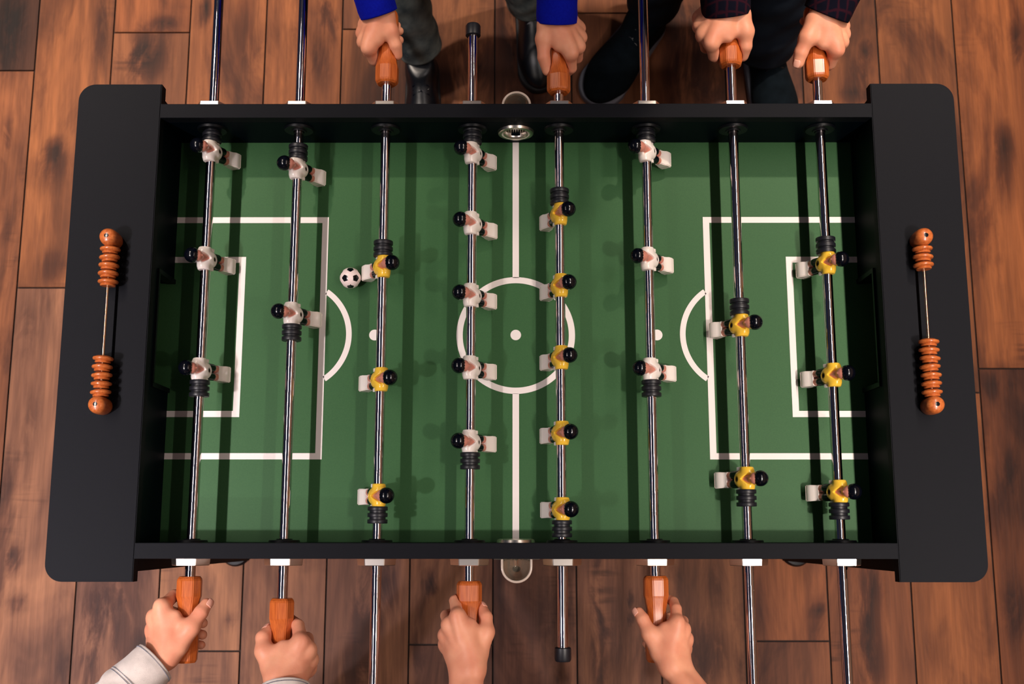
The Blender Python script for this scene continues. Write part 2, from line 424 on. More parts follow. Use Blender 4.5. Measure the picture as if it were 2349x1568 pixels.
# smoky stains, knots and dark strips; shade between far players painted in too: (x, y, half width, half length, depth of tone)
STAINS_SHADE = [(-1.218, 0.89, 0.032, 0.101, 1), (-1.089, 0.571, 0.016, 0.028, 1), (-1.092, 0.533, 0.046, 0.053, 0.45), (-0.892, 0.817, 0.052, 0.061, 0.9), (-0.839, 0.895, 0.034, 0.018, 0.8), (-0.997, 0.89, 0.019, 0.101, 0.6), (-0.751, 0.929, 0.013, 0.038, 1), (-0.655, 0.889, 0.027, 0.112, 0.5), (-0.619, 0.8, 0.021, 0.077, 0.4), (-0.461, 0.923, 0.015, 0.034, 0.9), (-0.442, 0.887, 0.011, 0.029, 0.9), (-0.468, 0.811, 0.027, 0.066, 0.5), (-1.208, 0.603, 0.01, 0.065, 0.7), (-1.177, 0.442, 0.026, 0.063, 0.4), (-1.074, 0.296, 0.03, 0.041, 0.6), (-1.123, 0.141, 0.025, 0.061, 0.4), (-1.098, -0.049, 0.02, 0.079, 0.35), (-1.114, -0.373, 0.014, 0.028, 1), (-1.097, -0.467, 0.021, 0.02, 0.6), (-0.917, -0.481, 0.043, 0.056, 0.6), (-0.929, -0.583, 0.033, 0.064, 0.7), (-0.82, -0.574, 0.029, 0.055, 0.7), (-0.872, -0.5, 0.029, 0.083, 0.5), (-0.628, -0.5, 0.01, 0.02, 0.7), (-0.848, -0.434, 0.029, 0.037, 0.4), (-0.675, -0.434, 0.029, 0.037, 0.3), (-0.19, -0.429, 0.015, 0.032, 1), (-0.291, -0.434, 0.029, 0.075, 0.8), (-0.337, -0.518, 0.024, 0.119, 0.6), (-0.363, -0.61, 0.028, 0.055, 0.5), (0.18, -0.499, 0.012, 0.165, 1), (0.251, -0.453, 0.007, 0.011, 1), (0.245, -0.499, 0.009, 0.019, 0.9), (0.202, -0.522, 0.01, 0.018, 0.6), (0.225, -0.573, 0.038, 0.055, 0.5), (0.045, -0.527, 0.057, 0.11, 0.35), (-0.117, -0.61, 0.047, 0.055, 0.5), (-0.212, -0.573, 0.019, 0.055, 0.5), (0.415, -0.573, 0.047, 0.064, 0.6), (0.439, -0.415, 0.029, 0.056, 0.4), (0.532, -0.48, 0.024, 0.056, 0.35), (0.661, -0.476, 0.01, 0.011, 1), (0.654, -0.517, 0.025, 0.055, 0.4), (0.765, -0.499, 0.025, 0.083, 0.9), (0.783, -0.424, 0.021, 0.047, 0.7), (0.774, -0.591, 0.028, 0.055, 0.6), (0.931, -0.51, 0.005, 0.008, 1), (0.898, -0.572, 0.047, 0.055, 0.3), (1.154, 0.59, 0.021, 0.048, 0.8), (1.143, 0.515, 0.027, 0.064, 0.5), (1.206, 0.854, 0.017, 0.056, 0.8), (1.095, 0.02, 0.049, 0.04, 0.7), (1.107, -0.196, 0.024, 0.058, 0.7), (1.067, -0.273, 0.019, 0.057, 0.6), (1.046, -0.108, 0.012, 0.059, 0.5), (1.095, -0.48, 0.029, 0.074, 0.6), (1.069, 0.347, 0.02, 0.062, 0.25), (0.863, 0.888, 0.015, 0.022, 0.9), (0.843, 0.821, 0.017, 0.029, 0.9), (0.825, 0.771, 0.029, 0.033, 0.8), (0.806, 0.716, 0.031, 0.026, 0.8), (0.851, 0.727, 0.012, 0.015, 0.9), (0.391, 0.888, 0.042, 0.089, 0.6), (0.393, 0.755, 0.031, 0.055, 0.5), (0.447, 0.821, 0.063, 0.088, 0.6), (0.475, 0.722, 0.041, 0.033, 0.7), (-0.092, 0.788, 0.042, 0.066, 0.8), (-0.169, 0.755, 0.042, 0.044, 0.7), (-0.149, 0.833, 0.031, 0.067, 0.3), (-0.003, 0.822, 0.037, 0.121, 0.8), (-0.024, 0.911, 0.021, 0.067, 0.6), (-0.297, 0.889, 0.042, 0.067, 0.5), (0.049, 0.7, 0.062, 0.022, 0.5), (0.935, 0.787, 0.021, 0.066, 0.2), (0.983, 0.887, 0.019, 0.078, 0.3), (-0.527, 0.856, 0.015, 0.056, 0.35), (-0.7, 0.734, 0.017, 0.066, 0.3), (-0.565, 0.734, 0.021, 0.055, 0.3)]
SA = np.array(STAINS_SHADE)
def stain_shade_at(x, y):
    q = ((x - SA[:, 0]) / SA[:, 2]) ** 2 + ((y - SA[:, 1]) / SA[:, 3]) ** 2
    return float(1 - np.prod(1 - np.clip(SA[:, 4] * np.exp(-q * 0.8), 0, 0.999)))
bm = bmesh.new()
tl = bm.loops.layers.float_color.new('tone'); sl = bm.loops.layers.float_color.new('seed'); kl = bm.verts.layers.float.new('stain_shade')
for k in range(-14, 14):
    x0 = PX0 + k * PW; x1 = x0 + PW
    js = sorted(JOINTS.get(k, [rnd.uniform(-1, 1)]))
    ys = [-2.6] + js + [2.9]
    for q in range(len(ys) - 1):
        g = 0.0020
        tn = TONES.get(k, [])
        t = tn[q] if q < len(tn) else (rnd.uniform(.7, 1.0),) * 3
        before = set(bm.faces)
        box(bm, (x0 + g, ys[q] + g, -0.012), (x1 - g, ys[q + 1] - g, -0.0005))
        xs_ = np.linspace(x0 + g, x1 - g, 12)
        cuts = [ys[q] + g] + [y for y in np.arange(-0.72, 1.06, 0.02) if ys[q] + 0.012 < y < ys[q + 1] - 0.012] + [ys[q + 1] - g]
        vis = -8 <= k <= 8
        G_ = []
        for y in (cuts if vis else [cuts[0], cuts[-1]]):
            row = []
            for x in (xs_ if vis else (xs_[0], xs_[-1])):
                v = bm.verts.new((x, y, 0.0)); v[kl] = stain_shade_at(x, y); row.append(v)
            G_.append(row)
        for A_, B_ in zip(G_[:-1], G_[1:]):
            for i_ in range(len(A_) - 1): bm.faces.new((A_[i_], A_[i_ + 1], B_[i_ + 1], B_[i_]))
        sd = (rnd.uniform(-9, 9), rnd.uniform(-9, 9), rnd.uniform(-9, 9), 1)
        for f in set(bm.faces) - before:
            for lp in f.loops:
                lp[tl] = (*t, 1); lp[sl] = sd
box(bm, (PX0 - 14 * PW, -2.6, -0.03), (PX0 + 14 * PW, 2.9, -0.006), 1)
fl = obj('floor', bm, ('floor', 'gap'))
fl['kind'] = 'structure'

# ================================================================ TABLE
XI, XO, WO, WI, DF, XB = 0.553, 0.682, 0.3473, 0.3246, 0.1107, 0.655
RZ = -0.048                                    # rod axis below the top
RODX = [-0.4845, -0.3462, -0.2075, -0.0691, 0.0691, 0.2075, 0.3466, 0.4850]
table = thing('foosball_table', 'black foosball table with a green pitch and eight chrome rods across it', 'foosball table', (0, 0, 0))

for s in (-1, 1):
    # end cap board with rounded outer corners
    r = 0.026; pts = []
    for cy, a0 in ((0.38 - r, 0), (-(0.38 - r), -90)):
        cyv = cy
        seq = [a0 + 90 - 9 * i for i in range(11)]
        for a in seq:
            pts.append((XO - r + r * math.cos(math.radians(a)), cyv + r * math.sin(math.radians(a))))
    pts = [(XI, 0.38)] + pts + [(XI, -0.38)]
    pts = [(s * x, y) for x, y in pts]
    bm = bmesh.new(); prism(bm, pts, TZ - 0.02, TZ)
    bmesh.ops.recalc_face_normals(bm, faces=bm.faces)
    bmesh.ops.bevel(bm, geom=[e_ for e_ in bm.edges if all(v.co.z > TZ - 1e-4 for v in e_.verts)], offset=0.0012, segments=2, affect='EDGES')
    obj('end_cap', bm, 'charcoal', table, angle=40)
    # end wall with the goal mouth
    bm = bmesh.new()
    gx, gz = 0.086, -0.036
    xa, xb = sorted((s * XI, s * (XI + 0.020)))
    box(bm, (xa, -WI, TZ - 0.16), (xb, -gx, TZ - 0.02)); box(bm, (xa, gx, TZ - 0.16), (xb, WI, TZ - 0.02))
    box(bm, (xa, -gx, TZ + gz), (xb, gx, TZ - 0.02)); box(bm, (xa, -gx, TZ - 0.16), (xb, gx, TZ - DF - 0.010))
    obj('end_wall', bm, 'black_wall', table)
    # goal frame moulding
    bm = bmesh.new(); t = 0.006
    xa, xb = sorted((s * (XI - 0.003), s * (XI + 0.012)))
    box(bm, (xa, -gx - t, TZ - DF), (xb, -gx + 0.001, TZ + gz + t)); box(bm, (xa, gx - 0.001, TZ - DF), (xb, gx + t, TZ + gz + t))
    box(bm, (xa, -gx, TZ + gz), (xb, gx, TZ + gz + t))
    obj('goal_frame', bm, 'black_plastic', table)
    # outer end panel
    xa, xb = sorted((s * (XB - 0.02), s * XB))
    obj('end_panel', box_bm((xa, -WI, TZ - 0.26), (xb, WI, TZ - 0.02)), 'black_wall', table)

for s in (-1, 1):
    # long side with a gap for the ball entry
    ya, yb = sorted((s * WI, s * WO))
    bm = bmesh.new()
    box(bm, (-XB, ya, TZ - 0.26), (-0.019, yb, TZ - 0.02)); box(bm, (0.019, ya, TZ - 0.26), (XB, yb, TZ - 0.02))
    box(bm, (-0.019, ya, TZ - 0.044), (0.019, yb, TZ - 0.02)); box(bm, (-0.019, ya, TZ - 0.26), (0.019, yb, TZ - 0.078))
    obj('side_panel', bm, 'black_wall', table)
    bm = box_bm((-XI, ya, TZ - 0.02), (XI, yb, TZ), 0.0012)
    obj('side_rail', bm, 'charcoal', table)

# playfield board with the printed markings
fz = TZ - DF
bm = bmesh.new()
box(bm, (-0.60, -WI, fz - 0.010), (0.60, WI, fz))
ft = fz + 0.0004
def rect(x0, y0, x1, y1):
    bm.faces.new([bm.verts.new(p) for p in ((x0, y0, ft), (x1, y0, ft), (x1, y1, ft), (x0, y1, ft))]).material_index = 1
def arc(cx, cy, r0, r1, a0, a1, n=48):
    pr = []
    for i in range(n + 1):
        a = math.radians(a0 + (a1 - a0) * i / n)
        pr.append((bm.verts.new((cx + r0 * math.cos(a), cy + r0 * math.sin(a), ft)), bm.verts.new((cx + r1 * math.cos(a), cy + r1 * math.sin(a), ft))))
    for (a, b), (c, d) in zip(pr[:-1], pr[1:]):
        bm.faces.new((a, b, d, c)).material_index = 1
def dot(cx, cy, r):
    bm.faces.new([bm.verts.new((cx + r * math.cos(2 * math.pi * i / 32), cy + r * math.sin(2 * math.pi * i / 32), ft)) for i in range(32)]).material_index = 1
lw = 0.0103
rect(-lw / 2, 0.0953, lw / 2, WI); rect(-lw / 2, -WI, lw / 2, -0.0930)
arc(0, 0.0015, 0.0850, 0.0950, 0, 360, 96); dot(0, 0.0015, 0.0085)
for s in (-1, 1):
    def R(x0, y0, x1, y1):
        xa, xb = sorted((s * x0, s * x1)); rect(xa, y0, xb, y1)
    for gx_, gy_ in ((0.3052, 0.1970), (0.4378, 0.1303)):
        R(gx_, -gy_, gx_ + lw, gy_)
        R(gx_ + lw, gy_ - 0.0098, XI, gy_); R(gx_ + lw, -gy_, XI, -gy_ + 0.0098)
    a = math.degrees(math.acos(0.0485 / 0.0905)) + 3.0
    if s < 0: arc(-0.3535, 0.0015, 0.0815, 0.0905, -a + 5, a - 5)
    else: arc(0.3535, 0.0015, 0.0815, 0.0905, 180 - a + 5, 180 + a - 5)
    dot(s * 0.2262, 0.0015, 0.0088)
obj('playfield', bm, ('green', 'line'), table)

# legs and levelling feet
for sx in (-1, 1):
    for sy in (-1, 1):
        bm = bmesh.new()
        top = [(0.555, 0.285), (0.655, 0.285), (0.655, 0.366), (0.555, 0.366)]
        bot = [(0.578, 0.305), (0.660, 0.305), (0.660, 0.372), (0.578, 0.372)]
        va = [bm.verts.new((sx * x, sy * y, 0.03)) for x, y in bot]; vb = [bm.verts.new((sx * x, sy * y, TZ - 0.02)) for x, y in top]
        bm.faces.new(va); bm.faces.new(vb)
        for i in range(4): bm.faces.new((va[i], va[(i + 1) % 4], vb[(i + 1) % 4], vb[i]))
        bmesh.ops.recalc_face_normals(bm, faces=bm.faces)
        bmesh.ops.bevel(bm, geom=list(bm.edges), offset=0.003, segments=2, affect='EDGES')
        leg = obj('leg', bm, 'black_wall', table)
        bm = lathe_bm([(0, 0.0), (0.032, 0.0), (0.034, 0.006), (0.030, 0.014), (0.012, 0.018), (0.010, 0.031), (0, 0.031)], 'Z', 32, (sx * 0.618, sy * 0.352, 0))
        obj('levelling_foot', bm, 'black_plastic', leg, angle=40)

# rod bearings: chrome hexagon outside, black flange inside
def hexa(bm, r0, r1, y0, y1, x, n=6):
    prof = [(0.0085, y0), (r0, y0), (r1, y1), (0.0085, y1)]
    lathe(bm, prof, 'Y', n, (x, 0, TZ + RZ), closed=True, phase=math.pi / 6)
bear = {}
for s in (-1, 1):
    for i, x in enumerate(RODX):
        if s not in bear:
            bm = bmesh.new(); hexa(bm, 0.0295, 0.0285, s * WO, s * (WO + (0.0150 if s > 0 else 0.0108)), 0)
            bmesh.ops.bevel(bm, geom=list(bm.edges), offset=0.0008, segments=1, affect='EDGES')
            b_ = obj('rod_bearing', bm, 'chrome_plastic', table, angle=20)
            bm = lathe_bm([(0.0088, WI + 0.001), (0.024, WI + 0.001), (0.0225, WI - 0.0035), (0.0125, WI - 0.0038), (0.0115, WI - 0.0055), (0.0088, WI - 0.0055)], 'Y', 32, (0, 0, TZ + RZ), closed=True)
            if s < 0: bmesh.ops.scale(bm, vec=(1, -1, 1), verts=bm.verts); bmesh.ops.reverse_faces(bm, faces=bm.faces)
            f_ = obj('bearing_flange', bm, 'black_plastic', table, angle=35)
            bear[s] = (b_, f_); b_.location.x = x; f_.location.x = x
        else:
            for o in bear[s]:
                c = o.copy(); C.objects.link(c); c.parent = table; c.location.x = x

# ball entries: chrome ring inside, clear cup outside
ez = TZ - 0.061
for s in (-1, 1):
    prof = [(0.0185, WI + 0.018), (0.0185, WI - 0.001), (0.0205, WI - 0.0035), (0.0245, WI - 0.0055), (0.0282, WI - 0.004), (0.0292, WI + 0.0005), (0.0275, WI + 0.0005), (0.0205, WI + 0.0020), (0.0200, WI + 0.018)]
    prof = [(r, s * y) for r, y in prof]
    ring = obj('ball_entry_ring', lathe_bm(prof, 'Y', 48, (0, 0, ez), closed=True), 'chrome_plastic', table, angle=50)
    # clear cup: a half-round trough with a rim, open at the top
    bm = bmesh.new(); rows = []
    for t, dz in ((0.0216, 0.0), (0.0216, -0.006), (0.0210, -0.018), (0.0180, -0.028), (0.0120, -0.034), (0.0001, -0.036)):
        row = [(-t, 0.0), (-t, 0.005), (-t, 0.0100)]
        row += [(t * math.cos(math.radians(180 - 10 * q)), 0.0115 + t * math.sin(math.radians(10 * q))) for q in range(0, 19)]
        row += [(t, 0.0100), (t, 0.005), (t, 0.0)]
        rows.append([bm.verts.new((x + 0.0012, s * (WO + 0.0012 + y), TZ - 0.038 + dz)) for x, y in row])
    for A, B in zip(rows[:-1], rows[1:]):
        for q in range(len(A) - 1): bm.faces.new((A[q], A[q + 1], B[q + 1], B[q]))
    bmesh.ops.recalc_face_normals(bm, faces=bm.faces)
    cup = obj('ball_entry_cup', bm, 'clear', table, smooth=True)
    sm = cup.modifiers.new('thickness', 'SOLIDIFY'); sm.thickness = 0.0022; sm.offset = -1
    bm = box_bm((-0.0325, min(s * WO, s * (WO + 0.0018)), TZ - 0.082), (0.0350, max(s * WO, s * (WO + 0.0018)), TZ - 0.036), 0.0008)
    # plate with an opening is shown by its edge strips
    bm.free(); bm = bmesh.new()
    ya, yb = sorted((s * WO, s * (WO + 0.0018)))
    box(bm, (-0.0325, ya, TZ - 0.084), (-0.0205, yb, TZ - 0.034)); box(bm, (0.0230, ya, TZ - 0.084), (0.0350, yb, TZ - 0.034)); box(bm, (-0.0205, ya, TZ - 0.084), (0.0230, yb, TZ - 0.074))
    obj('cup_flange', bm, 'clear', table)
    # chrome pocket bottom inside the wall
    bm = lathe_bm([(0.0, WI + 0.0215), (0.0182, WI + 0.0215), (0.0182, WI + 0.004)], 'Y', 24, (0, 0, ez))
    if s < 0: bmesh.ops.scale(bm, vec=(1, -1, 1), verts=bm.verts)
    for v in bm.verts:
        if abs(v.co.y) > WI + 0.02: v.co.y = s * (WI + 0.0215)
    for v in bm.verts: pass
    for q in range(-4, 5):
        box(bm, (q * 0.0038 - 0.0009, min(s * (WI + .004), s * (WI + .0215)), ez - 0.016), (q * 0.0038 + 0.0009, max(s * (WI + .004), s * (WI + .0215)), ez + 0.004))
    me_ = obj('ball_entry_grille', bm, 'chrome_plastic', table)
    rim = bmesh.new(); pth = [(-0.0216, 0.0), (-0.0216, 0.0115)] + [(0.0216 * math.cos(math.radians(180 - 10 * q)), 0.0115 + 0.0216 * math.sin(math.radians(10 * q))) for q in range(1, 18)] + [(0.0216, 0.0115), (0.0216, 0.0)]
    prev = None
    for i_, (x_, y_) in enumerate(pth):
        a_, b_ = pth[max(0, i_ - 1)], pth[min(len(pth) - 1, i_ + 1)]; t_ = Vector((b_[0] - a_[0], b_[1] - a_[1], 0)).normalized(); n_ = Vector((-t_.y, t_.x, 0))
        rg = [rim.verts.new(((Vector((x_, y_, 0)) + n_ * 0.0019 * math.cos(w_ * math.pi / 4)) * 1.0 + Vector((0, 0, 0.0017 * math.sin(w_ * math.pi / 4))))) for w_ in range(8)]
        if prev:
            for w_ in range(8): rim.faces.new((prev[w_], prev[(w_ + 1) % 8], rg[(w_ + 1) % 8], rg[w_]))
        prev = rg
    for v in rim.verts: v.co = Vector((v.co.x + 0.0012, s * (WO + 0.0012 + v.co.y), TZ - 0.0375 + v.co.z))
    bmesh.ops.recalc_face_normals(rim, faces=rim.faces)
    obj('rim', rim, 'clear_rim', cup, smooth=True)

# ================================================================ SCORE COUNTERS
def make_post(parent, x, y, label_side):
    bm = lathe_bm([(0, 0), (0.0115, 0), (0.0128, 0.004), (0.0135, 0.016), (0.0132, 0.028), (0.0115, 0.0345), (0.0080, 0.0372), (0.0030, 0.0380), (0.0028, 0.0370), (0, 0.0370)], 'Z', 32, (x, y, 0))
    po = obj('post', bm, 'bead', parent, angle=60)
    bm = lathe_bm([(0, 0.0374), (0.0030, 0.0374), (0.0032, 0.0383), (0.0018, 0.0384), (0.0016, 0.0378), (0, 0.0378)], 'Z', 16, (x, y, 0))
    obj('screw', bm, 'figure_black', po)
    return po
bead_bm = [(0.0024, -0.0053), (0.0105, -0.0053), (0.0115, -0.0040), (0.0105, -0.0022), (0.0112, -0.0018), (0.0142, -0.0008), (0.0150, 0.0012), (0.0142, 0.0032), (0.0112, 0.0042), (0.0095, 0.0053), (0.0024, 0.0053)]
bead0 = None
for s, up in ((-1, 5), (1, 3)):
    sc_ = thing('score_counter', ('abacus score counter on the left end, five wooden beads slid to each post' if s < 0 else
                'abacus score counter on the right end, three wooden beads up and seven down'), 'score counter', (s * 0.6095, 0, TZ), 'abacus score counters')
    make_post(sc_, 0, 0.1255, ''); make_post(sc_, 0, -0.1265, '')
    obj('wire', lathe_bm([(0, -0.126), (0.0021, -0.126), (0.0021, 0.125), (0, 0.125)], 'Y', 16, (0, 0, 0.0195)), 'gold_rod', sc_, angle=40)
    ys = [0.1075 - 0.0125 * i for i in range(up)] + [-0.1085 + 0.0125 * i for i in range(10 - up)]
    for yb_ in ys:
        if bead0 is None:
            bead0 = obj('bead', lathe_bm(bead_bm, 'Y', 28, (0, 0, 0)), 'bead', sc_, angle=50); b_ = bead0
        else:
            b_ = bead0.copy(); C.objects.link(b_); b_.parent = sc_
        b_.location = (rnd.uniform(-.0004, .0004), yb_, 0.0195)
        b_.rotation_euler = (rnd.uniform(-.05, .05), rnd.uniform(0, 6), rnd.uniform(-.05, .05))

# ================================================================ PLAYER FIGURES (local: z towards the head, +x the front, y along the rod)
def make_figure(jersey):
    root = bpy.data.objects.new('player_figure', None); C.objects.link(root); root.empty_display_size = 0.02
    def torso(P):
        d = ell_d(P, (0.001, 0, -0.003), (0.0125, 0.0150, 0.0170))
        d = smin(d, cone_d(P, (0, -0.0105, 0.006), (0, 0.0105, 0.006), 0.0098, 0.0098), 0.004)
        d = smin(d, cone_d(P, (0.002, 0, 0.004), (0.000, 0, 0.014), 0.0095, 0.0075), 0.004)
        d = smin(d, cone_d(P, (0, -0.0185, 0.003), (0, 0.0185, 0.003), 0.0098, 0.0098), 0.002)
        d = smax(d, np.abs(P[:, 1]) - 0.0183, 0.0015)
        # open V neck at the front
        v = np.abs(P[:, 1]) * 1.20 - (P[:, 2] - 0.0025) * 0.85
        v = np.maximum(v, 0.0035 - P[:, 0])
        d = smax(d, -v, 0.0006)
        # screw hole
        d = smax(d, -cone_d(P, (0.010, 0, -0.0070), (0.02, 0, -0.0070), 0.0038, 0.0042), 0.0008)
        return d
    blob('jersey', torso, (-0.016, -0.022, -0.022), (0.018, 0.022, 0.026), 0.0009, jersey, root)
    def neck(P):
        d = cone_d(P, (0.001, 0, 0.002), (0.001, 0, 0.020), 0.0078, 0.0052)
        d = smin(d, cone_d(P, (0.0055, 0, 0.004), (0.0040, 0, 0.018), 0.0030, 0.0055), 0.003)
        d = smin(d, ell_d(P, (0.0040, 0, 0.0250), (0.0078, 0.0088, 0.0092)), 0.002)
        d = smin(d, cone_d(P, (0.0100, 0, 0.0262), (0.0118, 0, 0.0232), 0.0009, 0.0014), 0.001)
        return d
    blob('face', neck, (-0.012, -0.012, -0.004), (0.016, 0.012, 0.036), 0.0008, 'figure_skin', root)
    def hair(P):
        d = ell_d(P, (-0.0016, 0, 0.0308), (0.0122, 0.0120, 0.0115))
        cut = P[:, 0] * 0.9 - (P[:, 2] - 0.0235) * 0.75 - 0.0022      # hairline
        cut += 0.0006 * np.sin(P[:, 1] * 1500)
        return smax(d, cut, 0.001)
    blob('hair', hair, (-0.017, -0.015, 0.015), (0.015, 0.015, 0.046), 0.0008, 'figure_black', root)
    if jersey == 'figure_yellow':
        for s in (-1, 1):
            bm = box_bm((-0.0075, s * 0.0155 - 0.0028, -0.0110), (0.0080, s * 0.0155 + 0.0028, -0.0045), 0.0014)
            obj('hand', bm, 'figure_white', root, angle=40)
    else:
        for s in (-1, 1):
            bm = box_bm((-0.0075, s * 0.0150 - 0.0028, -0.0105), (0.0075, s * 0.0150 + 0.0028, -0.0045), 0.0014)
            obj('hand', bm, 'figure_white', root, angle=40)
    bm = lathe_bm([(0, 0.0090), (0.0012, 0.0098), (0.0033, 0.0104), (0.0033, 0.0075), (0, 0.0075)], 'X', 16, (0, 0, -0.0070))
    obj('screw', bm, 'screw', root)
    def shorts(P):
        a = cone_d(P, (0, 0.0064, -0.015), (0.001, 0.0066, -0.026), 0.0070, 0.0066)
        b = cone_d(P, (0, -0.0064, -0.015), (0.001, -0.0066, -0.026), 0.0070, 0.0066)
        return smin(a, b, 0.001)
    blob('shorts', shorts, (-0.010, -0.016, -0.036), (0.012, 0.016, -0.004), 0.0008, 'figure_black', root)
    def legs(P):
        a = cone_d(P, (0.001, 0.0062, -0.028), (0.001, 0.0062, -0.0385), 0.0058, 0.0056)
        b = cone_d(P, (0.001, -0.0062, -0.028), (0.001, -0.0062, -0.0385), 0.0058, 0.0056)
        return smin(a, b, 0.001)
    blob('legs', legs, (-0.008, -0.014, -0.047), (0.010, 0.014, -0.020), 0.0008, 'figure_skin', root)
    bm = bmesh.new()
    prof = [(-0.0362, -0.0052, 0.0066, 0.0120), (-0.0400, -0.0056, 0.0068, 0.0116), (-0.0440, -0.0062, 0.0082, 0.0118), (-0.0485, -0.0070, 0.0110, 0.0122), (-0.0590, -0.0072, 0.0116, 0.0124), (-0.0600, -0.0066, 0.0110, 0.0118)]
    rows = [[bm.verts.new(p) for p in ((x0, -w, z), (x1, -w, z), (x1, w, z), (x0, w, z))] for z, x0, x1, w in prof]
    bm.faces.new(rows[0]); bm.faces.new(rows[-1])
    for A, B in zip(rows[:-1], rows[1:]):
        for i in range(4): bm.faces.new((A[i], A[(i + 1) % 4], B[(i + 1) % 4], B[i]))
    bmesh.ops.recalc_face_normals(bm, faces=bm.faces)
    bmesh.ops.bevel(bm, geom=[e_ for e_ in bm.edges if abs(e_.verts[0].co.z - e_.verts[1].co.z) > 1e-4 or abs(e_.verts[0].co.z) > 0.058], offset=0.0012, segments=2, affect='EDGES')
    obj('foot_block', bm, 'figure_white', root, angle=40)
    return root

FIG = {'white': make_figure('figure_white'), 'yellow': make_figure('figure_yellow')}
fig_used = {'white': False, 'yellow': False}
bumper0 = None

# ================================================================ RODS
def handle_bm():
    prof = [(0.0085, 0.0), (0.0155, 0.0), (0.0182, 0.0030), (0.0192, 0.0060), (0.0192, 0.0285), (0.0178, 0.0330), (0.0152, 0.0480), (0.0150, 0.0600), (0.0158, 0.0750), (0.0178, 0.0900), (0.0180, 0.1050), (0.0170, 0.1200), (0.0150, 0.1235), (0.0, 0.1240)]
    bm = lathe_bm([(r, -y) for r, y in prof], 'Y', 8, (0, 0, 0), phase=math.pi / 8)
    ed = [e_ for e_ in bm.edges if e_.calc_length() > 0.0005 and abs(e_.verts[0].co.y - e_.verts[1].co.y) > 0.0005]
    bmesh.ops.bevel(bm, geom=ed, offset=0.0011, segments=2, affect='EDGES')
    return bm
handle0 = None
ROD = {  # side of the handle (-1 near, +1 far), y where the handle starts, y of the other end, team, figure ys, bumper ys, tilt
    1: (-1, -.3742, .63, 'white', [.2873, .1106, -.0646], [.3145, -.0930], 24),
    2: (-1, -.4057, .65, 'white', [.2583, .0226], [.2845, -.0065], 28),
    3: (1, .3994, -.63, 'yellow', [.0988, -.0794, -.2558], [.1268, -.2840], -29),
    4: (-1, -.3805, .5020, 'white', [.2836, .1676, .0522, -.0612, -.1747], [.3115, -.2032], 29),
    5: (1, .3839, -.4959, 'yellow', [.1832, .0675, -.0456, -.1614, -.2758], [.2112, -.3042], -21),
    6: (-1, -.3730, .63, 'white', [.2865, .1099, -.0646], [.3140, -.0930], 37),
    7: (1, .4292, -.64, 'yellow', [.0054, -.2304], [.0337, -.2586], -30),
    8: (1, .4061, -.63, 'yellow', [.1037, -.0727, -.2499], [.1320, -.2780], -25)}
RLAB = {1: 'outermost left chrome rod with three white men, wooden handle at the near side',
        2: 'chrome rod with two white men, held at its near wooden handle',
        3: 'chrome rod with three yellow men beside the ball, held from the far side',
        4: 'chrome rod with five white men, left of the centre line',
        5: 'chrome rod with five yellow men, right of the centre line',
        6: 'chrome rod with three white men, right of the five yellow men',
        7: 'chrome rod with only two yellow men, before the right goal',
        8: 'outermost right chrome rod with three yellow men at the right goal'}
HROLL = {1: 9, 2: 12, 3: 3, 4: 22.5, 5: 22.5, 6: 4, 7: 6, 8: 4}
for k, (side, hy, ey, team, figs, bumps, tilt) in ROD.items():
    root = thing('player_rod', RLAB[k], 'foosball rod', (RODX[k - 1], 0, TZ + RZ), 'foosball rods across the table')
    ya, yb = sorted((hy + side * 0.10, ey))
    obj('rod', lathe_bm([(0, ya), (0.0077, ya), (0.0077, yb), (0, yb)], 'Y', 48), 'chrome', root, angle=40)
    if handle0 is None:
        h = handle0 = obj('handle', handle_bm(), 'handle', root, angle=9)
    else:
        h = handle0.copy(); C.objects.link(h); h.parent = root
    h.location = (0, hy, 0)
    h.rotation_euler = (0, math.radians(HROLL[k]), 0 if side < 0 else math.pi)
    e_s = 1 if ey > 0 else -1
    bm = lathe_bm([(0.0077, ey - e_s * 0.020), (0.0110, ey - e_s * 0.020), (0.0122, ey - e_s * 0.019), (0.0122, ey - e_s * 0.003), (0.0105, ey), (0, ey + e_s * 0.0008)], 'Y', 32)
    obj('end_cap', bm, 'rubber', root, angle=40)
    for yb_ in bumps:
        if bumper0 is None:
            prof = [(0.0078, -0.0125)]
            for c0 in (-0.0095, 0.0, 0.0095):
                hw = 0.0030
                prof += [(0.0122, c0 - hw - 0.0002), (0.0146, c0 - hw), (0.0151, c0 - hw + 0.0007), (0.0151, c0 + hw - 0.0007), (0.0146, c0 + hw), (0.0122, c0 + hw + 0.0002)]
            prof += [(0.0078, 0.0125)]
            bumper0 = b_ = obj('bumper', lathe_bm(prof, 'Y', 40), 'rubber', root, angle=40)
        else:
            b_ = bumper0.copy(); C.objects.link(b_); b_.parent = root
        b_.location = (0, yb_, 0)
    for i, fy in enumerate(figs):
        f0 = FIG[team]
        if not fig_used[team]: f = f0; fig_used[team] = True; f.parent = root
        else: f = copy_tree(f0, root)
        f.location = (0, fy, 0)
        jit = rnd.uniform(-1.5, 1.5)
        # tilt about the rod: feet swing towards the opposing goal
        f.rotation_euler = (0, math.radians(-(tilt + jit)), 0 if tilt > 0 else 0)
        if tilt < 0:
            f.rotation_euler = Matrix.Rotation(math.radians(-tilt + jit), 3, 'Y').to_euler()
            f.rotation_euler = (Matrix.Rotation(math.radians(-(tilt + jit)), 3, 'Y') @ Matrix.Rotation(math.pi, 3, 'Z')).to_euler()

